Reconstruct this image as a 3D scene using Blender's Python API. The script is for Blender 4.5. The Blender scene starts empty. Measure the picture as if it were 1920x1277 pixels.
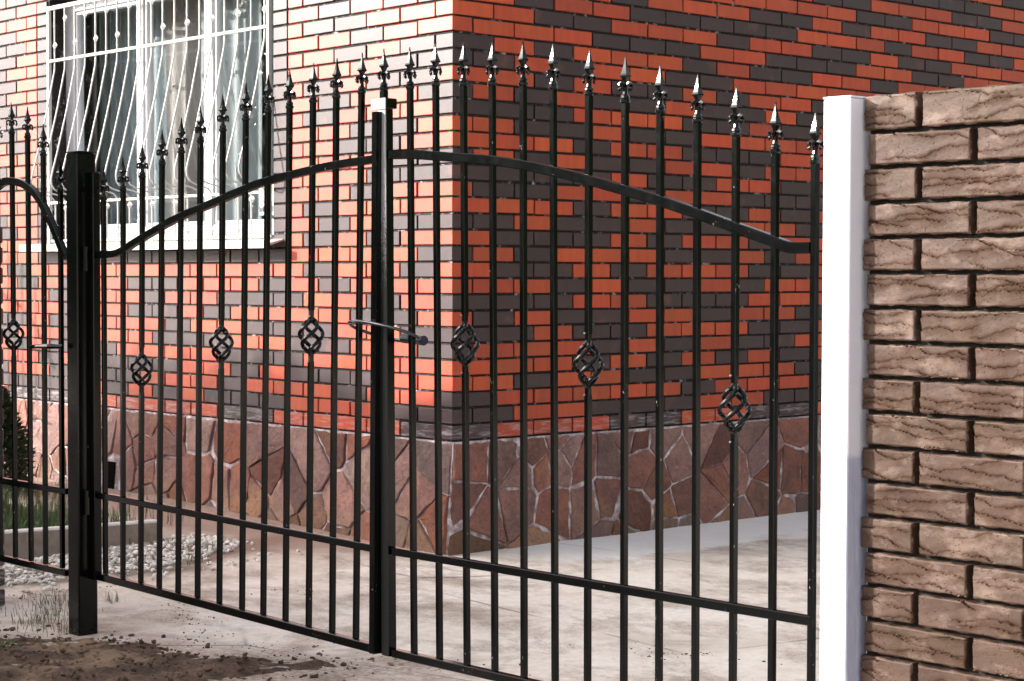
import bpy, bmesh, math, random
import numpy as np
from math import sin, cos, pi, radians, sqrt, atan2
from mathutils import Matrix, Vector, Euler, noise as mnoise

random.seed(7)
S = bpy.context.scene
COL = S.collection

# ------------------------------------------------------------------ camera
CAM = (6.8072, -5.8028, 1.3385)
YAW, PITCH, ROLL = -0.83407, -0.03370, 0.00225
cam = bpy.data.objects.new('camera', bpy.data.cameras.new('camera'))
COL.objects.link(cam)
cam.data.sensor_width = 36.0
cam.data.lens = 3631.3 / 1920 * 36
cam.data.clip_start = 0.05
cam.data.clip_end = 2000
fw = Vector((cos(PITCH) * sin(YAW), cos(PITCH) * cos(YAW), sin(PITCH)))
rt = Vector((cos(YAW), -sin(YAW), 0))
up = rt.cross(fw)
r2 = rt * cos(ROLL) + up * sin(ROLL)
u2 = -rt * sin(ROLL) + up * cos(ROLL)
cam.matrix_world = Matrix(((r2.x, u2.x, -fw.x, CAM[0]), (r2.y, u2.y, -fw.y, CAM[1]), (r2.z, u2.z, -fw.z, CAM[2]), (0, 0, 0, 1)))
cam.data.dof.use_dof = True
cam.data.dof.focus_distance = 6.7
cam.data.dof.aperture_fstop = 16.0
S.camera = cam

# ------------------------------------------------------------------ sky, sun, exposure
SUN_EL = radians(20.2)
world = bpy.data.worlds.new('World')
S.world = world
world.use_nodes = True
wn = world.node_tree
wn.nodes.clear()
sky = wn.nodes.new('ShaderNodeTexSky')
sky.sky_type = 'NISHITA'
sky.sun_disc = False
sky.sun_elevation = SUN_EL
sky.sun_rotation = radians(225)
sky.air_density = 0.7
sky.dust_density = 4.0
sky.ozone_density = 0.4
hs = wn.nodes.new('ShaderNodeHueSaturation')
hs.inputs['Saturation'].default_value = 0.30
bg = wn.nodes.new('ShaderNodeBackground')
bg.inputs['Strength'].default_value = 0.15
wo = wn.nodes.new('ShaderNodeOutputWorld')
wn.links.new(sky.outputs[0], hs.inputs['Color'])
wn.links.new(hs.outputs[0], bg.inputs[0])
wn.links.new(bg.outputs[0], wo.inputs[0])

sun = bpy.data.objects.new('sun', bpy.data.lights.new('sun', 'SUN'))
COL.objects.link(sun)
sun.data.energy = 3.2
sun.data.angle = radians(0.5)
sun.data.color = (1.0, 0.92, 0.85)
sun.location = (-20, -22, 14)
sun.rotation_euler = Vector((1.0, 1.0, -0.52)).to_track_quat('-Z', 'Y').to_euler()

S.view_settings.view_transform = 'Standard'
S.view_settings.look = 'None'
S.view_settings.gamma = 1.0
S.view_settings.use_curve_mapping = False
S.view_settings.exposure = 1.75


# ------------------------------------------------------------------ materials
class NT:
    def __init__(s, name):
        s.m = bpy.data.materials.new(name)
        s.m.use_nodes = True
        s.t = s.m.node_tree
        s.b = s.t.nodes['Principled BSDF']
        s.o = s.t.nodes['Material Output']

    def n(s, typ, **kw):
        nd = s.t.nodes.new(typ)
        for k, v in kw.items():
            if k.startswith('i_'):
                nd.inputs[k[2:]].default_value = v
            else:
                setattr(nd, k, v)
        return nd

    def l(s, a, b):
        s.t.links.new(a, b)

    def coord(s, kind='Object'):
        return s.n('ShaderNodeTexCoord').outputs[kind]

    def pos(s):
        return s.n('ShaderNodeNewGeometry').outputs['Position']

    def mapping(s, v, scale=(1, 1, 1), loc=(0, 0, 0)):
        m = s.n('ShaderNodeMapping')
        m.inputs['Scale'].default_value = scale
        m.inputs['Location'].default_value = loc
        s.l(v, m.inputs[0])
        return m.outputs[0]

    def noise(s, v, scale, detail=4, rough=0.55, dist=0.0):
        nd = s.n('ShaderNodeTexNoise')
        nd.inputs['Scale'].default_value = scale
        nd.inputs['Detail'].default_value = detail
        nd.inputs['Roughness'].default_value = rough
        nd.inputs['Distortion'].default_value = dist
        s.l(v, nd.inputs['Vector'])
        return nd.outputs['Fac']

    def voro(s, v, scale, feature='F1'):
        nd = s.n('ShaderNodeTexVoronoi', feature=feature)
        nd.inputs['Scale'].default_value = scale
        s.l(v, nd.inputs['Vector'])
        return nd.outputs['Distance']

    def ramp(s, f, stops):
        r = s.n('ShaderNodeValToRGB')
        e = r.color_ramp.elements
        while len(e) < len(stops):
            e.new(0.5)
        for k, (p, c) in enumerate(stops):
            e[k].position = p
            if not hasattr(c, '__len__'):
                c = (c, c, c)
            e[k].color = (*c, 1)
        s.l(f, r.inputs[0])
        return r.outputs[0]

    def mix(s, f, a, b, mode='MIX'):
        m = s.n('ShaderNodeMix', data_type='RGBA', blend_type=mode)
        for sock, val in ((m.inputs[0], f), (m.inputs[6], a), (m.inputs[7], b)):
            if hasattr(val, 'is_output'):
                s.l(val, sock)
            elif hasattr(val, '__len__'):
                sock.default_value = (*val, 1)
            else:
                sock.default_value = val
        return m.outputs[2]

    def math(s, op, a, b=0.0, clamp=False):
        m = s.n('ShaderNodeMath', operation=op, use_clamp=clamp)
        for sock, val in ((m.inputs[0], a), (m.inputs[1], b)):
            if hasattr(val, 'is_output'):
                s.l(val, sock)
            else:
                sock.default_value = val
        return m.outputs[0]

    def bump(s, h, strength=0.3, dist=0.002, normal=None):
        b = s.n('ShaderNodeBump')
        b.inputs['Strength'].default_value = strength
        b.inputs['Distance'].default_value = dist
        s.l(h, b.inputs['Height'])
        if normal is not None:
            s.l(normal, b.inputs['Normal'])
        s.l(b.outputs[0], s.b.inputs['Normal'])
        return b.outputs[0]

    def set(s, col=None, rough=None, **kw):
        for sock, val in (('Base Color', col), ('Roughness', rough)):
            if val is None:
                continue
            if hasattr(val, 'is_output'):
                s.l(val, s.b.inputs[sock])
            elif hasattr(val, '__len__'):
                s.b.inputs[sock].default_value = (*val, 1)
            else:
                s.b.inputs[sock].default_value = val
        for k, v in kw.items():
            s.b.inputs[k.replace('_', ' ')].default_value = v
        return s.m


def brick_mat(name, base, other, joined):
    t = NT(name)
    g = t.n('ShaderNodeNewGeometry')
    rnd = g.outputs['Random Per Island'] if joined else t.n('ShaderNodeObjectInfo').outputs['Random']
    p = g.outputs['Position']
    off = t.n('ShaderNodeVectorMath', operation='ADD')
    t.l(p, off.inputs[0])
    cmb = t.n('ShaderNodeCombineXYZ')
    t.l(t.math('MULTIPLY', rnd, 37.0), cmb.inputs[0])
    t.l(t.math('MULTIPLY', rnd, 11.0), cmb.inputs[2])
    t.l(cmb.outputs[0], off.inputs[1])
    q = off.outputs[0]
    streak = t.noise(t.mapping(q, (28, 28, 3)), 1.0, 3)
    c = t.mix(t.ramp(streak, [(0.3, 0.0), (0.75, 0.8)]), base, tuple(v * 0.66 for v in base))
    val = t.n('ShaderNodeHueSaturation')
    t.l(t.ramp(rnd, [(0, 0.78), (1, 1.18)]), val.inputs['Value'])
    t.l(t.ramp(t.math('FRACT', t.math('MULTIPLY', rnd, 7.3)), [(0, 0.496), (1, 0.503)]), val.inputs['Hue'])
    t.l(c, val.inputs['Color'])
    c = val.outputs[0]
    # flashed patches of the other glaze
    patch = t.ramp(t.noise(q, 7.0, 2), [(0.62, 0.0), (0.72, 0.35)])
    c = t.mix(patch, c, other)
    # lime bloom specks, and scuffed lime along the lowest course
    sp = t.ramp(t.noise(p, 95, 3, 0.6), [(0.70, 0.0), (0.80, 0.55)])
    sp = t.math('MULTIPLY', sp, t.ramp(t.noise(p, 6, 2), [(0.45, 0.0), (0.65, 1.0)]))
    c = t.mix(sp, c, (0.50, 0.46, 0.46))
    sep = t.n('ShaderNodeSeparateXYZ')
    t.l(p, sep.inputs[0])
    low = t.ramp(sep.outputs['Z'], [(0.63, 1.0), (0.66, 0.0)])
    sm = t.math('MULTIPLY', low, t.ramp(t.noise(t.mapping(p, (9, 9, 60)), 1.0, 4, 0.65, 0.6), [(0.48, 0.0), (0.68, 0.55)]))
    c = t.mix(sm, c, (0.40, 0.36, 0.37))
    rgh = t.ramp(t.noise(p, 30, 3), [(0.3, 0.39), (0.7, 0.45)])
    t.bump(t.noise(p, 160, 3), 0.18, 0.002)
    return t.set(c, rgh, Specular_IOR_Level=0.60)


ORANGE, DARK = (0.42, 0.050, 0.009), (0.033, 0.012, 0.016)
M = {}
M['brick_orange'] = brick_mat('glazed_orange_brick', ORANGE, (0.46, 0.075, 0.018), False)
M['brick_dark'] = brick_mat('glazed_dark_brick', DARK, (0.15, 0.045, 0.03), False)
M['brick_orange_j'] = brick_mat('glazed_orange_brick_joined', ORANGE, (0.46, 0.075, 0.018), True)
M['brick_dark_j'] = brick_mat('glazed_dark_brick_joined', DARK, (0.15, 0.045, 0.03), True)


def mortar_mat():
    t = NT('dark_mortar')
    p = t.pos()
    c = t.ramp(t.noise(p, 60, 4), [(0.3, (0.005, 0.004, 0.004)), (0.7, (0.014, 0.011, 0.011))])
    w = t.math('MULTIPLY', t.ramp(t.noise(p, 26, 3, 0.7), [(0.555, 0.0), (0.67, 0.85)]), t.ramp(t.noise(p, 4.0, 2), [(0.42, 0.0), (0.58, 1.0)]))
    c = t.mix(w, c, (0.42, 0.39, 0.41))
    t.bump(t.noise(p, 220, 3), 0.5, 0.003)
    return t.set(c, 0.9)


M['mortar'] = mortar_mat()


def stone_mat():
    t = NT('rust_sandstone')
    oi = t.n('ShaderNodeObjectInfo').outputs['Random']
    p = t.pos()
    base = t.ramp(oi, [(0.0, (0.270, 0.086, 0.058)), (0.3, (0.34, 0.122, 0.080)), (0.55, (0.42, 0.130, 0.064)), (0.8, (0.29, 0.125, 0.108)), (1.0, (0.42, 0.185, 0.100))])
    c = t.mix(t.ramp(t.noise(p, 9, 5, 0.65), [(0.35, 0.0), (0.65, 0.85)]), base, (0.165, 0.070, 0.060))
    c = t.mix(t.ramp(t.noise(t.mapping(p, (3, 3, 1.6)), 3.0, 4, 0.6), [(0.55, 0.0), (0.72, 0.6)]), c, (0.27, 0.10, 0.042))
    sep = t.n('ShaderNodeSeparateXYZ')
    t.l(p, sep.inputs[0])
    hgt = t.math('SUBTRACT', sep.outputs['Z'], t.math('MULTIPLY', t.noise(p, 5, 3), 0.30))
    c = t.mix(t.math('MULTIPLY', t.ramp(hgt, [(-0.22, 0.75), (0.10, 0.0)]), t.ramp(t.math('FRACT', t.math('MULTIPLY', oi, 5.7)), [(0.35, 0.15), (0.6, 1.0)])), c, (0.33, 0.165, 0.075))
    mot = t.noise(p, 52, 6, 0.75, 0.4)
    c = t.mix(t.ramp(mot, [(0.34, 0.6), (0.48, 0.0)]), c, (0.10, 0.042, 0.036))
    c = t.mix(t.ramp(mot, [(0.54, 0.0), (0.70, 0.55)]), c, (0.42, 0.20, 0.145))
    hv = t.n('ShaderNodeHueSaturation')
    t.l(t.ramp(t.math('FRACT', t.math('MULTIPLY', oi, 9.1)), [(0, 0.62), (1, 1.35)]), hv.inputs['Value'])
    t.l(t.ramp(t.math('FRACT', t.math('MULTIPLY', oi, 23.7)), [(0, 0.62), (1, 1.08)]), hv.inputs['Saturation'])
    t.l(c, hv.inputs['Color'])
    c = hv.outputs[0]
    bl = t.ramp(t.noise(p, 38, 5, 0.7), [(0.60, 0.0), (0.74, 0.4)])
    c = t.mix(bl, c, (0.36, 0.29, 0.30))
    rel = t.math('ADD', t.noise(p, 20, 9, 0.72, 0.6), t.math('MULTIPLY', t.noise(t.mapping(p, (1, 1, 2.2)), 90, 4, 0.6), 0.4))
    t.bump(rel, 1.0, 0.024)
    return t.set(c, 0.75, Specular_IOR_Level=0.35)


def grout_mat():
    t = NT('pale_mauve_grout')
    p = t.pos()
    c = t.ramp(t.noise(p, 17, 5, 0.65), [(0.30, (0.15, 0.088, 0.080)), (0.48, (0.34, 0.26, 0.265)), (0.64, (0.66, 0.60, 0.62))])
    t.bump(t.noise(p, 60, 5), 0.6, 0.006)
    return t.set(c, 0.85)


M['stone'] = stone_mat()
M['grout'] = grout_mat()


def paint_black():
    t = NT('black_gloss_paint')
    p = t.pos()
    oc = t.mapping(p, (1, 1, 0.35))
    chip = t.math('MULTIPLY', t.ramp(t.noise(oc, 190, 2, 0.6), [(0.70, 0.0), (0.72, 0.8)]), t.ramp(t.noise(p, 7, 3), [(0.56, 0.0), (0.64, 1.0)]))
    dust = t.ramp(t.noise(t.mapping(p, (60, 60, 7)), 1.0, 4, 0.7), [(0.56, 0.0), (0.85, 0.20)])
    c = t.mix(dust, (0.0014, 0.0019, 0.0019), (0.009, 0.010, 0.010))
    c = t.mix(chip, c, (0.40, 0.38, 0.36))
    t.bump(t.noise(p, 140, 3), 0.12, 0.001)
    return t.set(c, t.ramp(t.noise(p, 35, 3), [(0.3, 0.12), (0.75, 0.18)]), Specular_IOR_Level=0.25)


M['black'] = paint_black()


def paint_white(name, col, rough=0.4):
    t = NT(name)
    p = t.pos()
    c = t.mix(t.ramp(t.noise(t.mapping(p, (5, 5, 1)), 6, 4, 0.65), [(0.45, 0.0), (0.8, 0.25)]), col, tuple(v * 0.75 for v in col))
    c = t.mix(t.ramp(t.noise(p, 120, 2), [(0.76, 0.0), (0.80, 0.5)]), c, (0.22, 0.21, 0.22))
    t.bump(t.noise(p, 90, 3), 0.08, 0.001)
    return t.set(c, rough)


M['white'] = paint_white('white_gloss_paint', (0.76, 0.76, 0.77), 0.35)
M['white_metal'] = paint_white('white_enamel', (0.46, 0.45, 0.425), 0.5)
M['pvc'] = NT('white_pvc').set((0.55, 0.55, 0.58), 0.3)


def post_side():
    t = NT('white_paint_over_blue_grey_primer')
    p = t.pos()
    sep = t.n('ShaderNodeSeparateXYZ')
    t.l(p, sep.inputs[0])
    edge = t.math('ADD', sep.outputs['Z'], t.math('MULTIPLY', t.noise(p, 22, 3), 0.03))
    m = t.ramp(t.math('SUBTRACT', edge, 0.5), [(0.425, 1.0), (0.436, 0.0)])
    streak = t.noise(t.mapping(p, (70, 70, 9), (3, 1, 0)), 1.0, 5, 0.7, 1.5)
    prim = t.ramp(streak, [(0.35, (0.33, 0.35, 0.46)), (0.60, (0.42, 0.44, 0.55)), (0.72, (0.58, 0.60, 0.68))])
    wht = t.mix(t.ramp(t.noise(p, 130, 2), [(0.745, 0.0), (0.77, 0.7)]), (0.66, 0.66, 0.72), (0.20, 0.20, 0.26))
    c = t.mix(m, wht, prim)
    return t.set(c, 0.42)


M['post_side'] = post_side()


def speckled_metal():
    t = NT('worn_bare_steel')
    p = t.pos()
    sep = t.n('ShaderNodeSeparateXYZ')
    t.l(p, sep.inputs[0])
    # pale grey at the top, more and more black specks towards mid height
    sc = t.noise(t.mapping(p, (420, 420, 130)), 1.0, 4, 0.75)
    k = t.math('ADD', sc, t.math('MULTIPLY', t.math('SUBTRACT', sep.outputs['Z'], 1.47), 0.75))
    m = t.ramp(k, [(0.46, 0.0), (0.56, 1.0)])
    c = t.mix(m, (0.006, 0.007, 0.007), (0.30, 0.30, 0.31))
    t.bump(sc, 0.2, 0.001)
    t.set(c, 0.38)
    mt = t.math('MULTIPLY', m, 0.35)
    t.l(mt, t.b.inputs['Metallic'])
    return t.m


M['worn'] = speckled_metal()
M['bare'] = NT('brushed_steel').set((0.14, 0.138, 0.14), 0.5, Metallic=0.2)


def rustic_mat():
    t = NT('rustic_brown_brick')
    p = t.pos()
    oi = t.n('ShaderNodeObjectInfo').outputs['Random']
    base = t.ramp(oi, [(0.0, (0.036, 0.018, 0.0105)), (0.4, (0.047, 0.025, 0.016)), (0.7, (0.040, 0.022, 0.012)), (1.0, (0.056, 0.032, 0.023))])
    c = t.mix(t.ramp(t.noise(p, 13, 4, 0.6), [(0.40, 0.0), (0.70, 0.8)]), base, (0.066, 0.037, 0.025))
    of = t.n('ShaderNodeVectorMath', operation='ADD')
    t.l(p, of.inputs[0])
    cb = t.n('ShaderNodeCombineXYZ')
    t.l(t.math('MULTIPLY', oi, 53.0), cb.inputs[0])
    t.l(t.math('MULTIPLY', oi, 17.0), cb.inputs[2])
    t.l(cb.outputs[0], of.inputs[1])
    c = t.mix(t.ramp(t.noise(t.mapping(of.outputs[0], (1, 1, 1.8)), 9, 5, 0.7), [(0.52, 0.0), (0.68, 0.6)]), c, (0.165, 0.115, 0.092))
    pit = t.ramp(t.voro(t.mapping(p, (1, 1, 1.2)), 120), [(0.17, 0.0), (0.27, 1.0)])
    pitsel = t.ramp(t.noise(p, 38, 2), [(0.50, 1.0), (0.56, 0.0)])
    pit = t.math('MAXIMUM', pit, pitsel)
    c = t.mix(pit, (0.035, 0.02, 0.015), c)
    h = t.math('ADD', t.math('MULTIPLY', pit, 0.8), t.math('MULTIPLY', t.noise(p, 120, 4, 0.6), 0.35))
    t.bump(h, 0.55, 0.005)
    return t.set(c, 0.58, Specular_IOR_Level=0.25)


def rustic_mortar():
    t = NT('dark_recessed_mortar')
    p = t.pos()
    c = t.ramp(t.noise(p, 110, 4, 0.7), [(0.35, (0.005, 0.0045, 0.004)), (0.62, (0.012, 0.010, 0.007)), (0.74, (0.11, 0.075, 0.028))])
    t.bump(t.noise(p, 200, 4), 0.8, 0.004)
    return t.set(c, 0.95)


M['rustic'] = rustic_mat()
M['rustic_mortar'] = rustic_mortar()


def ground_mat():
    t = NT('dusty_concrete')
    p = t.pos()
    flat = t.mapping(p, (1, 1, 1))
    c = t.ramp(t.noise(flat, 1.6, 5, 0.6), [(0.30, (0.55, 0.465, 0.39)), (0.50, (0.75, 0.665, 0.585)), (0.75, (0.79, 0.73, 0.67))])
    c = t.mix(t.ramp(t.noise(flat, 22, 5, 0.7), [(0.35, 0.35), (0.65, 0.0)]), c, (0.42, 0.36, 0.315))
    # drifted soil lying in bands across the slab
    rot = t.n('ShaderNodeMapping')
    rot.inputs['Rotation'].default_value = (0, 0, 0.72)
    rot.inputs['Scale'].default_value = (1.0, 1.5, 1)
    t.l(p, rot.inputs[0])
    band = t.noise(rot.outputs[0], 1.7, 8, 0.72, 0.25)
    dm = t.ramp(band, [(0.48, 0.0), (0.57, 0.45), (0.68, 0.9)])
    c = t.mix(dm, c, (0.27, 0.190, 0.140))
    crumb = t.math('MULTIPLY', t.ramp(t.noise(p, 130, 3, 0.7), [(0.58, 0.0), (0.64, 0.9)]), t.ramp(band, [(0.44, 0.0), (0.60, 1.0)]))
    c = t.mix(crumb, c, (0.085, 0.055, 0.04))
    # fine earth trodden out from the soil patch
    sx = t.n('ShaderNodeSeparateXYZ')
    t.l(p, sx.inputs[0])
    e = t.math('SUBTRACT', t.math('MULTIPLY', sx.outputs['X'], 0.50), sx.outputs['Y'])
    e = t.math('ADD', t.math('SUBTRACT', e, 2.4525), t.math('MULTIPLY', t.math('SUBTRACT', t.noise(p, 3.0, 8, 0.75), 0.5), 0.9))
    e = t.math('MINIMUM', e, t.math('ADD', t.math('SUBTRACT', 1.75, sx.outputs['X']), t.math('MULTIPLY', t.math('SUBTRACT', t.noise(p, 5.0, 6, 0.7), 0.5), 1.2)))
    em = t.ramp(t.math('ADD', e, 0.5), [(0.26, 0.0), (0.50, 0.8), (0.62, 1.0)])
    em = t.math('MULTIPLY', em, t.ramp(t.noise(p, 48, 4, 0.7), [(0.30, 1.0), (0.62, 0.45)]))
    c = t.mix(em, c, (0.115, 0.070, 0.046))
    # the slab by the right hand wall was swept and limewashed
    sep = t.n('ShaderNodeSeparateXYZ')
    t.l(p, sep.inputs[0])
    w = t.math('ADD', sep.outputs['X'], t.math('MULTIPLY', t.noise(p, 3, 4, 0.6), -0.9))
    wy = t.ramp(sep.outputs['Y'], [(0.1, 0.0), (0.5, 1.0)])
    lime = t.math('MULTIPLY', t.ramp(w, [(0.10, 1.0), (0.22, 0.0)]), wy)
    c = t.mix(t.math('MULTIPLY', lime, 0.8), c, (0.80, 0.785, 0.765))
    gx_ = t.math('ADD', t.math('ABSOLUTE', t.math('MULTIPLY', t.math('ADD', sep.outputs['X'], 0.88), 1.5)), t.math('ABSOLUTE', t.math('MULTIPLY', t.math('ADD', sep.outputs['Y'], 1.22), 0.6)))
    gm = t.ramp(t.math('ADD', gx_, t.math('MULTIPLY', t.noise(p, 6, 4), 0.5)), [(0.78, 0.9), (1.0, 0.0)])
    c = t.mix(gm, c, (0.115, 0.080, 0.058))
    # hairline crack
    cr = t.voro(t.mapping(p, (0.55, 0.9, 1), (0.3, 0.1, 0)), 1.0, 'DISTANCE_TO_EDGE')
    crm = t.math('MULTIPLY', t.ramp(cr, [(0.002, 1.0), (0.006, 0.0)]), t.ramp(t.noise(p, 1.3, 2), [(0.5, 0.0), (0.6, 0.8)]))
    c = t.mix(crm, c, (0.10, 0.07, 0.055))
    # rust-brown run-off along the left wall
    run = t.math('MULTIPLY', t.ramp(t.math('ADD', t.math('ADD', sep.outputs['Y'], 0.75), t.math('MULTIPLY', t.noise(p, 3, 5, 0.65), 0.9)), [(0.15, 0.0), (0.75, 1.0)]), t.ramp(t.math('ADD', t.math('ADD', sep.outputs['X'], 0.4), t.math('MULTIPLY', t.noise(p, 2.4, 5, 0.65), 0.7)), [(0.1, 1.0), (0.7, 0.0)]))
    c = t.mix(t.math('MULTIPLY', run, 0.85), c, (0.25, 0.150, 0.110))
    h = t.math('ADD', t.noise(p, 45, 5, 0.7), t.math('MULTIPLY', dm, 0.6))
    t.bump(t.math('ADD', h, t.math('MULTIPLY', crumb, 0.6)), 0.45, 0.006)
    return t.set(c, 0.85)


def soil_mat():
    t = NT('dry_brown_soil')
    p = t.pos()
    c = t.ramp(t.noise(p, 7, 6, 0.7), [(0.30, (0.026, 0.014, 0.009)), (0.50, (0.068, 0.037, 0.022)), (0.72, (0.17, 0.100, 0.060))])
    c = t.mix(t.ramp(t.noise(p, 2.2, 5, 0.65), [(0.48, 0.0), (0.62, 0.8)]), c, (0.27, 0.175, 0.110))
    c = t.mix(t.ramp(t.noise(p, 85, 4, 0.7), [(0.57, 0.0), (0.72, 0.6)]), c, (0.24, 0.17, 0.12))
    t.bump(t.noise(p, 60, 6, 0.75), 0.9, 0.015)
    return t.set(c, 0.95)


M['ground'] = ground_mat()
M['soil'] = soil_mat()


def simple(name, c0, c1, scale, rough=0.7, bump=0.3, rnd=False, **kw):
    t = NT(name)
    p = t.pos()
    c = t.ramp(t.noise(p, scale, 4, 0.6), [(0.3, c0), (0.7, c1)])
    if rnd:
        g = t.n('ShaderNodeNewGeometry')
        c = t.mix(0.5, c, t.ramp(g.outputs['Random Per Island'], [(0, c0), (1, c1)]))
    if bump:
        t.bump(t.noise(p, scale * 3, 4), bump, 0.004)
    return t.set(c, rough, **kw)


M['gravel'] = simple('white_limestone', (0.45, 0.40, 0.34), (0.86, 0.84, 0.80), 45, 0.8, 0.3, True)
M['kerb'] = simple('cast_concrete', (0.24, 0.20, 0.16), (0.36, 0.31, 0.26), 20, 0.85, 0.4)
M['kerb_top'] = simple('worn_pale_concrete', (0.50, 0.48, 0.44), (0.64, 0.62, 0.58), 25, 0.8, 0.3)  # paler concrete for the kerb's upper faces
M['grass'] = simple('grass_blade', (0.035, 0.075, 0.018), (0.09, 0.14, 0.035), 5, 0.55, 0, True)
M['dry_grass'] = simple('young_grass_blade', (0.05, 0.07, 0.02), (0.16, 0.15, 0.06), 5, 0.6, 0, True)
M['leaf'] = simple('leaf', (0.035, 0.060, 0.016), (0.085, 0.115, 0.034), 2, 0.5, 0, True)
M['conifer'] = simple('conifer_needle', (0.015, 0.030, 0.010), (0.050, 0.068, 0.020), 6, 0.55, 0, True)
M['bark'] = simple('bark', (0.05, 0.035, 0.025), (0.13, 0.095, 0.07), 14, 0.9, 0.6)
M['room'] = simple('plaster', (0.30, 0.28, 0.26), (0.36, 0.34, 0.31), 3, 0.9, 0)
M['roof'] = simple('roof_sheet', (0.10, 0.04, 0.035), (0.14, 0.06, 0.05), 6, 0.5, 0.2)
M['rubber'] = NT('black_rubber').set((0.012, 0.012, 0.016), 0.45)
M['cable'] = NT('grey_coated_cable').set((0.022, 0.022, 0.025), 0.2)
M['indigo'] = NT('indigo_plastic').set((0.015, 0.012, 0.045), 0.4)
M['void'] = NT('dark_recess').set((0.006, 0.005, 0.004), 0.9, Specular_IOR_Level=0.0)


def cloth(name, col, trans):
    t = NT(name)
    p = t.pos()
    c = t.mix(t.ramp(t.noise(t.mapping(p, (30, 30, 1.5)), 1, 3), [(0.3, 0.0), (0.7, 0.5)]), col, tuple(v * 0.7 for v in col))
    t.set(c, 0.85)
    tl = t.n('ShaderNodeBsdfTranslucent')
    t.l(c, tl.inputs[0])
    mx = t.n('ShaderNodeMixShader')
    mx.inputs[0].default_value = trans
    t.l(t.b.outputs[0], mx.inputs[1])
    t.l(tl.outputs[0], mx.inputs[2])
    t.l(mx.outputs[0], t.o.inputs[0])
    return t.m


M['sheer'] = cloth('white_sheer', (0.62, 0.64, 0.66), 0.35)
M['sheer_blue'] = cloth('blue_grey_sheer', (0.52, 0.57, 0.61), 0.3)
M['drape_brown'] = cloth('mauve_brown_drape', (0.50, 0.43, 0.41), 0.2)
M['drape_green'] = cloth('grey_green_drape', (0.48, 0.53, 0.52), 0.25)


def glass_mat():
    t = NT('window_glass')
    tr = t.n('ShaderNodeBsdfTransparent')
    tr.inputs[0].default_value = (0.90, 0.93, 0.93, 1)
    gl = t.n('ShaderNodeBsdfGlossy')
    gl.inputs['Roughness'].default_value = 0.0
    gl.inputs['Color'].default_value = (1, 1, 1, 1)
    fr = t.n('ShaderNodeFresnel')
    fr.inputs['IOR'].default_value = 1.65
    mx = t.n('ShaderNodeMixShader')
    bf = t.n('ShaderNodeNewGeometry').outputs['Backfacing']
    t.l(t.math('MULTIPLY', t.math('MULTIPLY', fr.outputs[0], 1.5, True), t.math('SUBTRACT', 1.0, bf)), mx.inputs[0])
    t.l(tr.outputs[0], mx.inputs[1])
    t.l(gl.outputs[0], mx.inputs[2])
    t.l(mx.outputs[0], t.o.inputs[0])
    return t.m


M['glass'] = glass_mat()


def flat(name, c):
    return NT(name).set(c, 0.5)


M['dot_yellow'] = flat('yellow_print', (0.75, 0.55, 0.03))
M['dot_pink'] = flat('pink_print', (0.62, 0.10, 0.16))
M['dot_blue'] = flat('blue_print', (0.20, 0.36, 0.62))
M['card'] = flat('white_card', (0.72, 0.72, 0.70))


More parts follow.
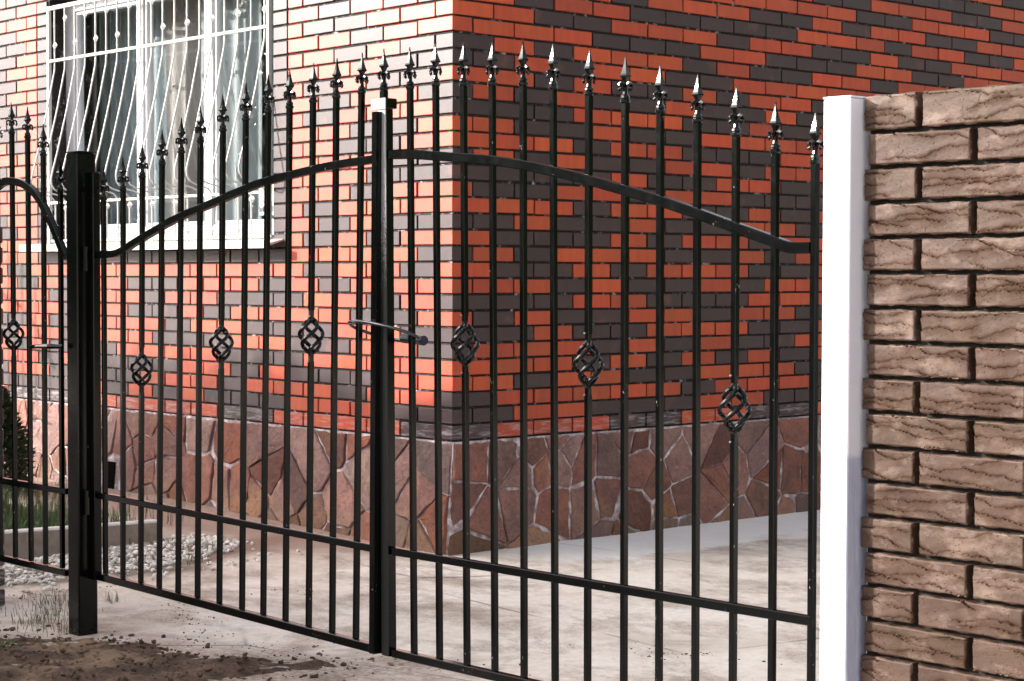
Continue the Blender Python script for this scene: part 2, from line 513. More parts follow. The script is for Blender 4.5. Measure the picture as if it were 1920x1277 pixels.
# ------------------------------------------------------------------ mesh helpers
class MB:
    def __init__(s):
        s.v, s.f, s.mi = [], [], []

    def add(s, vs, fs, mi=0):
        o = len(s.v)
        s.v += [tuple(v) for v in vs]
        s.f += [tuple(i + o for i in f) for f in fs]
        s.mi += [mi] * len(fs)
        return s

    def box(s, x0, x1, y0, y1, z0, z1, mi=0):
        vs = [(x0, y0, z0), (x1, y0, z0), (x1, y1, z0), (x0, y1, z0), (x0, y0, z1), (x1, y0, z1), (x1, y1, z1), (x0, y1, z1)]
        return s.add(vs, [(0, 3, 2, 1), (4, 5, 6, 7), (0, 1, 5, 4), (1, 2, 6, 5), (2, 3, 7, 6), (3, 0, 4, 7)], mi)

    def cbox(s, x0, x1, y0, y1, z0, z1, c=0.002, mi=0):
        """box with chamfered edges, as an octagonal stack"""
        def ring(z, i):
            a0, a1, b0, b1 = x0 + i, x1 - i, y0 + i, y1 - i
            return [(a0 + c, b0, z), (a1 - c, b0, z), (a1, b0 + c, z), (a1, b1 - c, z), (a1 - c, b1, z), (a0 + c, b1, z), (a0, b1 - c, z), (a0, b0 + c, z)]
        vs = ring(z0, c) + ring(z0 + c, 0) + ring(z1 - c, 0) + ring(z1, c)
        fs = [tuple(range(7, -1, -1)), tuple(range(24, 32))]
        for k in range(3):
            for i in range(8):
                j = (i + 1) % 8
                fs.append((k * 8 + i, k * 8 + j, k * 8 + 8 + j, k * 8 + 8 + i))
        return s.add(vs, fs, mi)

    def sweep(s, pts, prof, upv=(0, 0, 1), cap=True, closed=False, scale=None, mi=0):
        """sweep a closed 2-D profile (side, up) along points"""
        n, k = len(pts), len(prof)
        P = [Vector(p) for p in pts]
        vs = []
        for i in range(n):
            if closed:
                t = P[(i + 1) % n] - P[i - 1]
            else:
                t = P[min(i + 1, n - 1)] - P[max(i - 1, 0)]
            t.normalize()
            u = Vector(upv)
            sd = t.cross(u)
            if sd.length < 1e-4:
                sd = t.cross(Vector((0, 1, 0)))
            sd.normalize()
            u = sd.cross(t)
            q = scale[i] if scale else 1.0
            vs += [P[i] + sd * a * q + u * b * q for a, b in prof]
        fs = []
        for i in range(n if closed else n - 1):
            a, b = i * k, ((i + 1) % n) * k
            for j in range(k):
                m = (j + 1) % k
                fs.append((a + j, a + m, b + m, b + j))
        if cap and not closed:
            fs.append(tuple(range(k - 1, -1, -1)))
            fs.append(tuple((n - 1) * k + j for j in range(k)))
        return s.add(vs, fs, mi)

    def lathe(s, prof, n=8, cx=0, cy=0, rot=0.0, mi=0):
        """prof: list of (radius, z); n sides"""
        vs, fs = [], []
        for r, z in prof:
            for i in range(n):
                a = rot + 2 * pi * i / n
                vs.append((cx + r * cos(a), cy + r * sin(a), z))
        for k in range(len(prof) - 1):
            for i in range(n):
                j = (i + 1) % n
                fs.append((k * n + i, k * n + j, k * n + n + j, k * n + n + i))
        fs.append(tuple(range(n - 1, -1, -1)))
        fs.append(tuple((len(prof) - 1) * n + i for i in range(n)))
        return s.add(vs, fs, mi)

    def mesh(s, name, mats, smooth=False):
        me = bpy.data.meshes.new(name)
        me.from_pydata(s.v, [], s.f)
        for m in (mats if isinstance(mats, (list, tuple)) else [mats]):
            me.materials.append(m)
        if any(s.mi):
            me.polygons.foreach_set('material_index', s.mi)
        if smooth:
            me.polygons.foreach_set('use_smooth', [True] * len(me.polygons))
        me.update()
        return me

    def build(s, name, mats, parent=None, smooth=False, loc=(0, 0, 0)):
        return put(name, s.mesh(name, mats, smooth), parent, loc)


def put(name, me, parent=None, loc=(0, 0, 0), rot=(0, 0, 0)):
    o = bpy.data.objects.new(name, me)
    COL.objects.link(o)
    o.parent = parent
    o.location = loc
    o.rotation_euler = rot
    return o


def thing(name, label, cat, loc=(0, 0, 0), rotz=0.0, group=None):
    o = bpy.data.objects.new(name, None)
    COL.objects.link(o)
    o.empty_display_size = 0.2
    o.location = loc
    o.rotation_euler = (0, 0, rotz)
    return tag(o, label, cat, group)


def tag(o, label=None, cat=None, group=None, kind=None):
    for k, v in (('label', label), ('category', cat), ('group', group), ('kind', kind)):
        if v:
            o[k] = v
    return o


def circ(r, n=8):
    return [(r * cos(2 * pi * i / n), r * sin(2 * pi * i / n)) for i in range(n)]


def rect(w, h, c=0.0015):
    a, b = w / 2, h / 2
    return [(-a + c, -b), (a - c, -b), (a, -b + c), (a, b - c), (a - c, b), (-a + c, b), (-a, b - c), (-a, -b + c)]


def nz(x, y, z=0.0):
    return mnoise.noise(Vector((x, y, z)))


def fbm(x, y, z=0.0, o=4):
    a, f, t = 1.0, 1.0, 0.0
    for _ in range(o):
        t += a * nz(x * f, y * f, z * f)
        a *= 0.5
        f *= 2.03
    return t


def sm(t):
    t = max(0.0, min(1.0, t))
    return t * t * (3 - 2 * t)


def gz(x, y):
    """height of the yard"""
    k = sm((y + 2.0) / 2.0)
    z = 0.042 * k + 0.062 * k * max(0.0, min(1.0, -x / 2.4))
    return z + 0.004 * fbm(x * 1.7, y * 1.7, 0.3, 3)


# ------------------------------------------------------------------ ground
def axis(fine0, fine1, step, far):
    a = list(np.arange(fine0, fine1 + 1e-6, step))
    lo, hi, d = fine0, fine1, step
    out_lo, out_hi = [], []
    while hi < far:
        d *= 1.6
        hi += d
        lo -= d
        out_hi.append(hi)
        out_lo.append(lo)
    return out_lo[::-1] + a + out_hi


gx, gy = axis(-5, 6, 0.09, 600), axis(-4, 5, 0.09, 600)
vs = [(x, y, gz(x, y)) for y in gy for x in gx]
W_ = len(gx)
fs = [(j * W_ + i, j * W_ + i + 1, (j + 1) * W_ + i + 1, (j + 1) * W_ + i) for j in range(len(gy) - 1) for i in range(W_ - 1)]
tag(MB().add(vs, fs).build('ground', M['ground'], smooth=True), kind='structure')


# soil patch under and beside the gate
def soil_edge(x, y):
    """positive inside the soil, in metres or so"""
    inn = (-2.36 + 0.50 * (x - 0.185)) - y
    inn = min(inn * 0.9, (1.62 - x) * 0.7)
    return inn + 0.15 * fbm(x * 2.6 + 4, y * 2.6, 1.0, 4) + 0.05 * fbm(x * 9, y * 9, 3.0, 4)


st = 0.022
nx, ny = int(4.6 / st), int(2.3 / st)
vs, fs, idx = [], [], {}
for j in range(ny + 1):
    for i in range(nx + 1):
        x, y = -2.6 + i * st, -3.9 + j * st
        e = soil_edge(x, y)
        h = 0.024 * sm((e + 0.02) / 0.30) + 0.016 * sm((e + 0.02) / 0.14) * fbm(x * 7, y * 7, 2, 4) + 0.011 * sm(e / 0.1) * fbm(x * 26, y * 26, 5, 3)
        idx[(i, j)] = len(vs)
        vs.append((x, y, gz(x, y) - 0.010 + h * 1.05))
for j in range(ny):
    for i in range(nx):
        fs.append((idx[(i, j)], idx[(i + 1, j)], idx[(i + 1, j + 1)], idx[(i, j + 1)]))
tag(MB().add(vs, fs).build('soil', M['soil'], smooth=True), kind='structure')


def pebble(mb, x, y, z, r, rng, mi=0):
    base = [(0, 0, 1), (.894, 0, .447), (.276, .851, .447), (-.724, .526, .447), (-.724, -.526, .447), (.276, -.851, .447), (.724, .526, -.447), (-.276, .851, -.447), (-.894, 0, -.447), (-.276, -.851, -.447), (.724, -.526, -.447), (0, 0, -1)]
    F = [(0, 1, 2), (0, 2, 3), (0, 3, 4), (0, 4, 5), (0, 5, 1), (1, 6, 2), (2, 7, 3), (3, 8, 4), (4, 9, 5), (5, 10, 1), (6, 7, 2), (7, 8, 3), (8, 9, 4), (9, 10, 5), (10, 6, 1), (11, 7, 6), (11, 8, 7), (11, 9, 8), (11, 10, 9), (11, 6, 10)]
    a, sx, sy, sz = rng.uniform(0, 6.28), rng.uniform(.7, 1.35), rng.uniform(.6, 1.1), rng.uniform(.4, .85)
    tl = rng.uniform(-.5, .5)
    out = []
    for bx, by, bz in base:
        k = r * rng.uniform(.78, 1.18)
        px, py, pz = bx * sx * k, by * sy * k, bz * sz * k
        px, pz = px * cos(tl) - pz * sin(tl), px * sin(tl) + pz * cos(tl)
        out.append((x + px * cos(a) - py * sin(a), y + px * sin(a) + py * cos(a), z + pz))
    mb.add(out, F, mi)


rng = random.Random(3)
mb = MB()
for _ in range(5200):
    x, y = rng.uniform(-0.9, 2.6), rng.uniform(-3.0, -0.9)
    e = soil_edge(x, y)
    if e > rng.uniform(-0.55, 0.25) and (e > 0 or rng.random() < 0.40 * math.exp(e / 0.15) + .03):
        r = 0.003 + 0.011 * rng.random() ** 3
        pebble(mb, x, y, gz(x, y) + (0.03 * sm((e + 0.02) / 0.22) - 0.006 if e > 0 else 0) + r * 0.2, r, rng)
for _ in range(9000):
    x, y = rng.uniform(-.9, 3.4), rng.uniform(-2.9, -.7)
    q = fbm(x * 1.9 + .9 * y, y * 2.6 - .7 * x, 4, 5) + .25 * fbm(x * 11, y * 11, 8, 2)
    if q < .22 + .35 * rng.random() or soil_edge(x, y) > 0 or y > -1.0 + .1 * x:
        continue
    pebble(mb, x, y, gz(x, y) + .001, .0015 + .0048 * rng.random() ** 2.5, rng)
tag(mb.build('soil_clods', M['soil']), 'small brown clods of earth strewn over the soil and slab by the gate', 'soil', kind='stuff')

mb = MB()
for _ in range(2300):
    x, y = rng.uniform(-1.32, -0.42), rng.uniform(-1.95, -0.50)
    w = min((x + 1.30) * 1.2, (-0.70 - x) - 0.10 * abs(y + 1.2), (y + 1.9), (-0.56 - y)) + 0.10 * fbm(x * 4, y * 4, 7, 3)
    if w < 0.0 and rng.random() > 0.08:
        continue
    r = rng.uniform(0.007, 0.017)
    pebble(mb, x, y, gz(x, y) + r * 0.35 + (0.016 if w > 0.15 and rng.random() < 0.5 else 0), r, rng)
tag(mb.build('white_gravel', M['gravel']), 'white crushed limestone gravel spread in front of the low kerb', 'gravel', kind='stuff')

# ------------------------------------------------------------------ the house
house = thing('brick_house', 'brick house corner checkered in orange and dark brown glazed bricks above a rubble stone plinth', 'house')
Hc, BH, JT, MOD = 0.0756, 0.0648, 0.0108, 0.13
ROW15 = 1.40
PL_TOP = ROW15 + (15 - 26) * Hc


def row_z(n):
    return ROW15 + (15 - n) * Hc + JT / 2


TOP = row_z(-8) + Hc
SL, SR = 5.2, 5.6                       # lengths of the two walls
WX0, WX1, WZ0, WZ1 = -3.755, -1.432, row_z(14) - JT / 2, row_z(-5) + Hc - JT / 2
RC = 0.010                              # how far the mortar lies behind the brick faces
wall = MB()
wall.box(-SL, WX0, RC, 0.30, PL_TOP - .01, TOP)
wall.box(WX1, -RC, RC, 0.30, PL_TOP - .01, TOP)
wall.box(WX0, WX1, RC, 0.30, PL_TOP - .01, WZ0)
wall.box(WX0, WX1, RC, 0.30, WZ1, TOP)
wall_left = wall.build('wall', M['mortar'], house)
tag(wall_left, 'sunlit left wall with the window')
wall_right = MB().box(-0.30, -RC, 0.3002, SR, PL_TOP - .01, TOP).build('wall', M['mortar'], house)
tag(wall_right, 'shaded right wall without windows')
MB().box(-SL, -SL + .25, .301, SR, 0, TOP).box(-SL + .251, -.301, SR - .25, SR - .001, 0, TOP).build('rear_wall', M['room'], house)
MB().box(-SL - .1, .12, -.12, SR + .1, TOP + .004, TOP + .16).build('roof_slab', M['roof'], house)


def brick_mesh(name, sx, sy, mat):
    return MB().cbox(-sx / 2, sx / 2, -sy / 2, sy / 2, -BH / 2, BH / 2, 0.0022).mesh(name, mat)


RIGHT = {
    -6: 'xxxxxxxxxxxxxxxOODO', -5: 'xxxxxxxxxxxxDDDDDOODO', -4: 'xxxxxxxxxODDOOODDOO', -3: 'xxxxxxxOOOOODDOOODDO',
    -2: 'xxOODOOODDODOODDOOO', -1: 'DODOODDDDDOOODOODDOO', 0: 'OODDOOODOODDODDOOOD', 1: 'OOOODDDOODDDOODDOOOD',
    2: 'DODOOODODDOODOOOOOO', 3: 'DDODOODDOOOO', 4: 'OODODDODOODO', 5: 'DODODDODDODO', 6: 'DDDOOODDODOD', 7: 'OODDODDOOOOD',
    8: 'OOODOODDDOOD', 9: 'DODODDOODOOO', 10: 'DDDDODDOODDO', 11: 'ODDOODOODDDO', 12: 'OOODOODDODOO', 13: 'DDODDODDOODO',
    14: 'ODDDODOODOOD', 15: 'DODOOODDODOD', 16: 'ODDODOOODDOO', 17: 'OOODODDODOOD', 18: 'DDDOODDDOOOD', 19: 'ODODDOODOODO',
    20: 'DDODDOOODDOO', 21: 'DOOODODODDOO', 22: 'OOODODODODOO', 23: 'OODOODDOOODO', 24: 'DOOOOODOOODO', 25: 'DDOODDDOODDO', 26: 'DOOODDOODDOO'}
LEFT = {
    -3: 'ODDOO', -2: 'OODDO', -1: 'DOODO', 0: 'OODDO', 1: 'OODOO', 2: 'DODOO', 3: 'DDOOO', 4: 'DDODO', 5: 'DOODO', 6: 'OOODO', 7: 'ODDOO',
    8: 'ODDOO', 9: 'DDOOO', 10: 'DDOOO', 11: 'OODOO', 12: 'OOODO', 13: 'DDODO', 14: 'ODODO',
    15: 'DOOOODDDDDDDDDDOO', 16: 'DOODOOOOOOOOOOODO', 17: 'OOODODOOODDOODODO', 18: 'ODOODDDOODOOODOOO', 19: 'ODDOOOODODDOODOOO',
    20: 'DOODDDOODOOODDODD', 21: 'DOODDOODDDOOODOOD', 22: 'OOOODDDOOOODODODO', 23: 'OODDDODOODDDDODOO', 24: 'OODOOODOOODDODOOD', 25: 'DDOOODDDODODODDDD', 26: 'DOOOODDOOOOODDDDO'}
LEFT_FAR = {-6: 'ODO', -5: 'OD', -4: 'OOO', -3: 'OD', -2: 'ODD', -1: 'OD', 0: 'OOD', 1: 'OD', 2: 'OOD', 3: 'OD', 4: 'ODD', 5: 'OD', 6: 'ODO', 7: 'OO',
            8: 'OOD', 9: 'OD', 10: 'OOO', 11: 'OO', 12: 'OOD', 13: 'OD', 14: 'OOO'}
rb = random.Random(11)


def pick(s, i):
    if i < len(s) and s[i] != 'x':
        return s[i]
    return rb.choice('OOD')


bricks = []     # (wall, colour, long?, centre x, y, z, px size)
for n in range(-8, 27):
    z = row_z(n) + BH / 2
    ev = n % 2 == 0
    # right wall
    s = RIGHT.get(n, '')
    starts = [(0, 2)] if ev else [(0, 1)]
    j = starts[0][1]
    while j * MOD < SR - .3:
        starts.append((j, 2))
        j += 2
    for i, (j, w) in enumerate(starts):
        if not ev and i == 0:
            continue                   # that header is the end of the left wall's corner brick
        y = (j + w / 2) * MOD - JT / 2
        bricks.append(('R', pick(s, i), w, -0.06, y, z))
    # left wall
    s = LEFT.get(n, '')
    j = 1 if ev else 0
    i = 0
    cells = []
    while j * MOD < SL - .3:
        cells.append([j, 2, pick(s, i)])
        i += 1
        j += 2
    if -5 <= n <= 14:
        keep = []
        for j, w, c in cells:
            if j + w <= 10:
                keep.append([j, w, c])
            elif j < 10:
                keep.append([j, 1, c])
        keep.append([10, 1, 'D'])
        keep.append([29, 1, 'D'])
        sf = LEFT_FAR.get(n, '')
        j, i = 30, 0
        if ev:
            keep.append([30, 1, pick(sf, 0)])
            j, i = 31, 1
        while j * MOD < SL - .3:
            keep.append([j, 2, pick(sf, i)])
            i += 1
            j += 2
        cells = keep
    for j, w, c in cells:
        x = -((j + w / 2) * MOD - JT / 2)
        bricks.append(('L', c, w, x, 0.06, z))

cv = Vector(CAM)


def show_size(b):
    p = Vector(b[3:6])
    d = p - cv
    dep = d.dot(fw)
    sx, sy = d.dot(r2) / dep * 3631, d.dot(u2) / dep * 3631
    if abs(sx) > 975 or abs(sy) > 655 or (sx > 590 and sy < 460):
        return -dep
    return 1000 / dep


bricks.sort(key=show_size, reverse=True)
BM = {}
for c, mt in (('O', 'orange'), ('D', 'dark')):
    BM[('R', c, 2)] = brick_mesh('brick', 0.12, 2 * MOD - JT, M['brick_' + mt])
    BM[('R', c, 1)] = brick_mesh('half_brick', 0.12, MOD - JT, M['brick_' + mt])
    BM[('L', c, 2)] = brick_mesh('brick', 2 * MOD - JT, 0.12, M['brick_' + mt])
    BM[('L', c, 1)] = brick_mesh('half_brick', MOD - JT, 0.12, M['brick_' + mt])
rest = {'L': MB(), 'R': MB()}
for k, (w, c, ln, x, y, z) in enumerate(bricks):
    dx, dz = rb.gauss(0, .0011), rb.gauss(0, .0008)
    ex = rb.gauss(0, .0008)
    px, py, pz = (x + ex, y + dx, z + dz) if w == 'R' else (x + dx, y + ex, z + dz)
    if k < 300:
        put('brick', BM[(w, c, ln)], wall_left if w == 'L' else wall_right, (px, py, pz), (rb.gauss(0, .0025), rb.gauss(0, .0025), 0))
    else:
        hl = (ln * MOD - JT) / 2
        hx, hy = (0.06, hl) if w == 'R' else (hl, 0.06)
        rest[w].cbox(px - hx, px + hx, py - hy, py + hy, pz - BH / 2, pz + BH / 2, 0.0022, 0 if c == 'O' else 1)
for w, par in (('L', wall_left), ('R', wall_right)):
    tag(rest[w].build('brickwork', [M['brick_orange_j'], M['brick_dark_j']], par), kind='stuff')


# ---- stone plinth
def clip(poly, nxv, nyv, c):
    """keep points with nx*x+ny*y <= c"""
    out = []
    for i in range(len(poly)):
        a, b = poly[i], poly[(i + 1) % len(poly)]
        da, db = nxv * a[0] + nyv * a[1] - c, nxv * b[0] + nyv * b[1] - c
        if da <= 0:
            out.append(a)
        if da * db < 0:
            t = da / (da - db)
            out.append((a[0] + t * (b[0] - a[0]), a[1] + t * (b[1] - a[1])))
    return out


def stone_face(mb, poly, to3, rngs, gap):
    """one flat quarry stone: wavy outline, worn edge, uneven face"""
    cx = sum(p[0] for p in poly) / len(poly)
    cy = sum(p[1] for p in poly) / len(poly)
    pts = []
    seed = rngs.uniform(0, 100)
    for i in range(len(poly)):
        a, b = poly[i], poly[(i + 1) % len(poly)]
        L = math.hypot(b[0] - a[0], b[1] - a[1])
        k = max(1, int(L / 0.035))
        for q in range(k):
            t = q / k
            pts.append((a[0] + t * (b[0] - a[0]), a[1] + t * (b[1] - a[1])))
    R_ = max(math.hypot(p[0] - cx, p[1] - cy) for p in pts)
    proud = rngs.uniform(0.004, 0.012)
    tx, ty = rngs.uniform(-.07, .07), rngs.uniform(-.07, .07)

    def ring(shrink, depth, jit):
        out = []
        for x, y in pts:
            d = math.hypot(x - cx, y - cy) or 1e-6
            s_ = max(0.2, (d - shrink + jit * nz(x * 30 + seed, y * 30)) / d)
            X, Y = cx + (x - cx) * s_, cy + (y - cy) * s_
            out.append(to3(X, Y, depth + (X - cx) * tx + (Y - cy) * ty + 0.006 * nz(X * 14 + seed, Y * 14)))
        return out
    n = len(pts)
    rings = [ring(gap, -0.02, .010), ring(gap, proud - .006, .010), ring(gap + .004, proud, .014), ring(gap + R_ * .45, proud + .003, .01)]
    vs = [v for r in rings for v in r]
    fs = []
    for k in range(3):
        for i in range(n):
            j = (i + 1) % n
            fs.append((k * n + i, k * n + j, (k + 1) * n + j, (k + 1) * n + i))
    vs.append(to3(cx, cy, proud + .004))
    for i in range(n):
        fs.append((3 * n + i, 3 * n + (i + 1) % n, 4 * n))
    mb.add(vs, fs)


def batter(z):
    return 0.048 * max(0.0, 1 - z / PL_TOP)


PT = PL_TOP - 0.004
pr = MB()
# left face leans out towards the ground; right face is plumb
pr.add([(-SL, .004, PT), (-SL, -.048, -.06), (.006, -.048, -.06), (.006, .004, PT), (-SL, .3, PT), (-SL, .3, -.06), (.006, .3, -.06), (.006, .3, PT)],
       [(0, 1, 2, 3), (3, 2, 6, 7), (0, 3, 7, 4), (0, 4, 5, 1), (4, 7, 6, 5)])
plinth_left = pr.build('plinth', M['grout'], house)
tag(plinth_left, 'stone plinth under the left wall')
plinth_right = MB().box(-.3, .006, .3004, SR, -.06, PT).build('plinth', M['grout'], house)
tag(plinth_right, 'stone plinth under the right wall')


def stones(length, seed, to3, parent, hole=None):
    rs = random.Random(seed)
    sites = []
    tries = 0
    while len(sites) < int(length * 17) and tries < 60000:
        tries += 1
        p = (rs.uniform(0, length), rs.uniform(-0.02, PT))
        mind = rs.choice((0.075, 0.12, 0.16, 0.21))
        if all(math.hypot(p[0] - q[0], (p[1] - q[1]) * .9) > mind for q in sites):
            sites.append(p)
    sites.sort()
    n = 0
    for p in sites:
        poly = [(0.0, -.03), (length, -.03), (length, PT - .004), (0.0, PT - .004)]
        for q in sites:
            if q is p or abs(q[0] - p[0]) > .6:
                continue
            nxv, nyv = q[0] - p[0], q[1] - p[1]
            c = nxv * (p[0] + q[0]) / 2 + nyv * (p[1] + q[1]) / 2
            poly = clip(poly, nxv, nyv, c)
            if len(poly) < 3:
                break
        if len(poly) < 3:
            continue
        ax = sum(a[0] for a in poly) / len(poly)
        ay = sum(a[1] for a in poly) / len(poly)
        if hole and hole[0] < ax < hole[1] and hole[2] < ay < hole[3]:
            continue
        if hole:        # stones beside the opening are cut to it
            if hole[2] - .05 < ay < hole[3] + .02:
                if ax >= hole[1]:
                    poly = clip(poly, -1, 0, -hole[1])
                elif ax <= hole[0]:
                    poly = clip(poly, 1, 0, hole[0])
            elif ay >= hole[3] and hole[0] - .1 < ax < hole[1] + .1:
                poly = clip(poly, 0, -1, -hole[3])
            if len(poly) < 3:
                continue
        m = MB()
        stone_face(m, poly, to3, rs, rs.uniform(.003, .011))
        m.build('stone', M['stone'], parent)
        n += 1
    return n


stones(4.9, 5, lambda a, b, d: (.004 - a, .004 - batter(b) - .004 - d, b), plinth_left, hole=(2.95, 3.08, -.05, .26))
stones(5.0, 8, lambda a, b, d: (.006 + d, a - .045 * (1 - max(0, b) / PT) * (1 - min(1, a / .25)), b), plinth_right)
m = MB()
m.add([(-3.078, -.0455, .06), (-2.955, -.0455, .06), (-2.955, -.0285, .258), (-3.078, -.0285, .258), (-3.078, -.03, .06), (-2.955, -.03, .06), (-2.955, -.01, .258), (-3.078, -.01, .258)], [(0, 1, 2, 3), (7, 6, 5, 4), (0, 4, 5, 1), (1, 5, 6, 2), (2, 6, 7, 3), (3, 7, 4, 0)])
m.build('vent_opening', M['void'], house)  # near-black block stands in for the shade inside the vent hole

# ---- window
window = thing('window', None, None)
window.parent = house
wb = window
FY0, FY1 = 0.115, 0.185
zb, zt = 1.545, WZ1 - .004
fr = MB()
bars = [(-3.752, -3.655), (-2.937, -2.868), (-2.232, -2.154), (-1.50, -1.436)]
for x0, x1 in bars:
    fr.cbox(x0, x1, FY0, FY1, zb, zt, .004)
for (a0, a1), (b0, b1) in zip(bars[:-1], bars[1:]):
    fr.cbox(a1 - .003, b0 + .003, FY0 + .002, FY1 - .002, zb, zb + .066, .004)
    fr.cbox(a1 - .003, b0 + .003, FY0 + .002, FY1 - .002, zt - .066, zt, .004)
fr.build('window_frame', M['pvc'], window)
MB().box(WX0, WX1, FY0 + .004, .29, WZ0 + .002, zb - .001).build('window_ledge', M['pvc'], window)
for (a0, a1), (b0, b1) in zip(bars[:-1], bars[1:]):
    s_ = MB()
    x0, x1, z0, z1 = a1 + .003, b0 - .003, zb + .068, zt - .068
    w_ = .020
    if x1 - x0 > .3:
        s_.cbox(x0, x0 + w_, FY0 + .012, FY1 - .012, z0, z1, .003).cbox(x1 - w_, x1, FY0 + .012, FY1 - .012, z0, z1, .003)
        s_.cbox(x0 + w_ + .001, x1 - w_ - .001, FY0 + .013, FY1 - .013, z0, z0 + w_, .003).cbox(x0 + w_ + .001, x1 - w_ - .001, FY0 + .013, FY1 - .013, z1 - w_, z1, .003)
        s_.build('sash', M['pvc'], window)
        MB().box(x0 + w_ - .004, x1 - w_ + .004, .148, .152, z0 + w_ - .004, z1 - w_ + .004).build('pane', M['glass'], window)
# sill: sloped white sheet with a turned down lip and folded ends
sl = MB()
x0, x1 = -3.905, -1.335
sl.add([(x0, -.115, 1.492), (x1, -.115, 1.492), (x1, .112, 1.552), (x0, .112, 1.552), (x0, -.115, 1.478), (x1, -.115, 1.478), (x1, .112, 1.5475), (x0, .112, 1.5475)],
       [(0, 1, 2, 3), (4, 7, 6, 5), (0, 4, 5, 1), (1, 5, 6, 2), (3, 2, 6, 7), (0, 3, 7, 4)])
sl.box(x0, x1, -.121, -.1165, 1.474, 1.516)
sl.box(WX0 - .002, WX1 + .002, -.010, .012, 1.530, 1.545)
sl.build('sill', M['white_metal'], window)
# sticker with coloured dots, inside the right pane
sk = MB()
sk.box(-1.765, -1.600, .1535, .1550, 1.655, 1.845)
for dxx, dzz, r, mi in ((-.125, .145, .017, 1), (-.085, .150, .012, 3), (-.105, .105, .010, 3), (-.070, .115, .009, 2), (-.120, .070, .013, 2), (-.075, .075, .013, 3), (-.05, .14, .010, 1)):
    cxx, czz = -1.60 + dxx * 1.0, 1.66 + dzz
    vs = [(cxx + r * cos(a), .1528, czz + r * sin(a)) for a in [2 * pi * k / 14 for k in range(14)]]
    sk.add(vs, [tuple(range(14))], mi)
ky = [(-1.715 + .016 * cos(a), .1528, 1.690 + .016 * sin(a)) for a in [2 * pi * k / 12 for k in range(12)]]
sk.sweep(ky, circ(.004, 4), (0, 1, 0), closed=True, mi=2)
sk.box(-1.700, -1.655, .1524, .1530, 1.687, 1.693, 2)
sk.build('sticker', [M['card'], M['dot_yellow'], M['dot_pink'], M['dot_blue']], window)
tag(window, 'white three-sash window')
if 'category' in window:
    del window['category']

# ---- grille over the window
grille = put('window_grille', None, house)
gf = MB()
gf.cbox(-3.748, -3.722, -.016, .004, 1.50, 2.945, .002).cbox(-1.462, -1.438, -.016, .004, 1.50, 2.945, .002)
gf.cbox(-3.7215, -1.4625, -.015, .003, 2.920, 2.944, .002)
gf.build('grille_frame', M['white_metal'], grille)
MB().cbox(-3.7215, -1.4625, -.018, -.004, 2.607, 2.624, .002).build('cross_bar', M['white_metal'], grille)
MB().cbox(-3.7215, -1.4625, -.016, .000, 1.758, 1.774, .002).build('cross_bar', M['white_metal'], grille)
GX = [-3.666, -3.545, -3.428, -3.309, -3.189, -3.069, -2.948, -2.82, -2.697, -2.58, -2.464, -2.344, -2.218, -2.095, -1.979, -1.855, -1.73, -1.61, -1.488]
curve = [(-.006, 2.945), (-.006, 2.60), (-.008, 2.555), (-.060, 2.31), (-.120, 2.07), (-.160, 1.925), (-.167, 1.892), (-.163, 1.862), (-.146, 1.836), (-.115, 1.820), (-.060, 1.808), (-.030, 1.797), (-.012, 1.778), (-.006, 1.750), (-.006, 1.50)]
for k, x in enumerate(GX):
    g_ = MB()
    g_.sweep([(x, y, z) for y, z in curve], rect(.0078, .0078, .0012), (1, 0, 0))
    for zc in ((2.708 if k % 2 == 0 else 2.860), (1.733 if k % 2 else 1.578)):
        hh, ww = (.027, .029)
        vs = [(x, -.004, zc - hh), (x + ww, -.004, zc), (x, -.004, zc + hh), (x - ww, -.004, zc), (x, -.017, zc), (x, .006, zc)]
        g_.add(vs, [(0, 1, 4), (1, 2, 4), (2, 3, 4), (3, 0, 4), (1, 0, 5), (2, 1, 5), (3, 2, 5), (0, 3, 5)])
    g_.build('grille_bar', M['white_metal'], grille)

# room behind the window
rm = MB()
rm.box(-SL + .3, -.31, 2.6, 2.65, .5, TOP - .05).box(-SL + .3, -.31, .31, 2.6, .45, .5).box(-SL + .3, -.31, .31, 2.6, TOP - .05, TOP - .01)
rm.build('room', M['room'], house)


def curtain(x0, x1, y, amp, pitch, mat, label, z0=1.57, z1=3.05):
    m = MB()
    n = int((x1 - x0) / .012)
    ph = random.uniform(0, 6)
    for k in range(3):
        for i in range(n + 1):
            x = x0 + (x1 - x0) * i / n
            z = z0 + (z1 - z0) * k / 2
            w = sin((x + .02 * nz(x * 5, k)) / pitch * 2 * pi + ph) + .4 * sin(x / pitch * 3.1 + k * .3)
            m.v.append((x, y + amp * (1.15 - .3 * k) * w, z))
    for k in range(2):
        for i in range(n):
            m.f.append((k * (n + 1) + i, k * (n + 1) + i + 1, (k + 1) * (n + 1) + i + 1, (k + 1) * (n + 1) + i))
            m.mi.append(0)
    tag(m.build('curtain', mat, smooth=True), label, 'curtain', 'curtains hanging behind the window')


curtain(-3.90, -2.93, .42, .020, .13, M['sheer_blue'], 'blue-grey sheer curtain behind the left window sash')
curtain(-3.02, -2.45, .36, .022, .15, M['drape_brown'], 'mauve-brown drape behind the middle window sash')
curtain(-2.52, -1.95, .30, .018, .11, M['sheer'], 'white sheer curtain hanging between the middle and right sashes')
curtain(-2.02, -1.38, .40, .024, .14, M['drape_green'], 'grey-green drape behind the right window sash with the sticker')

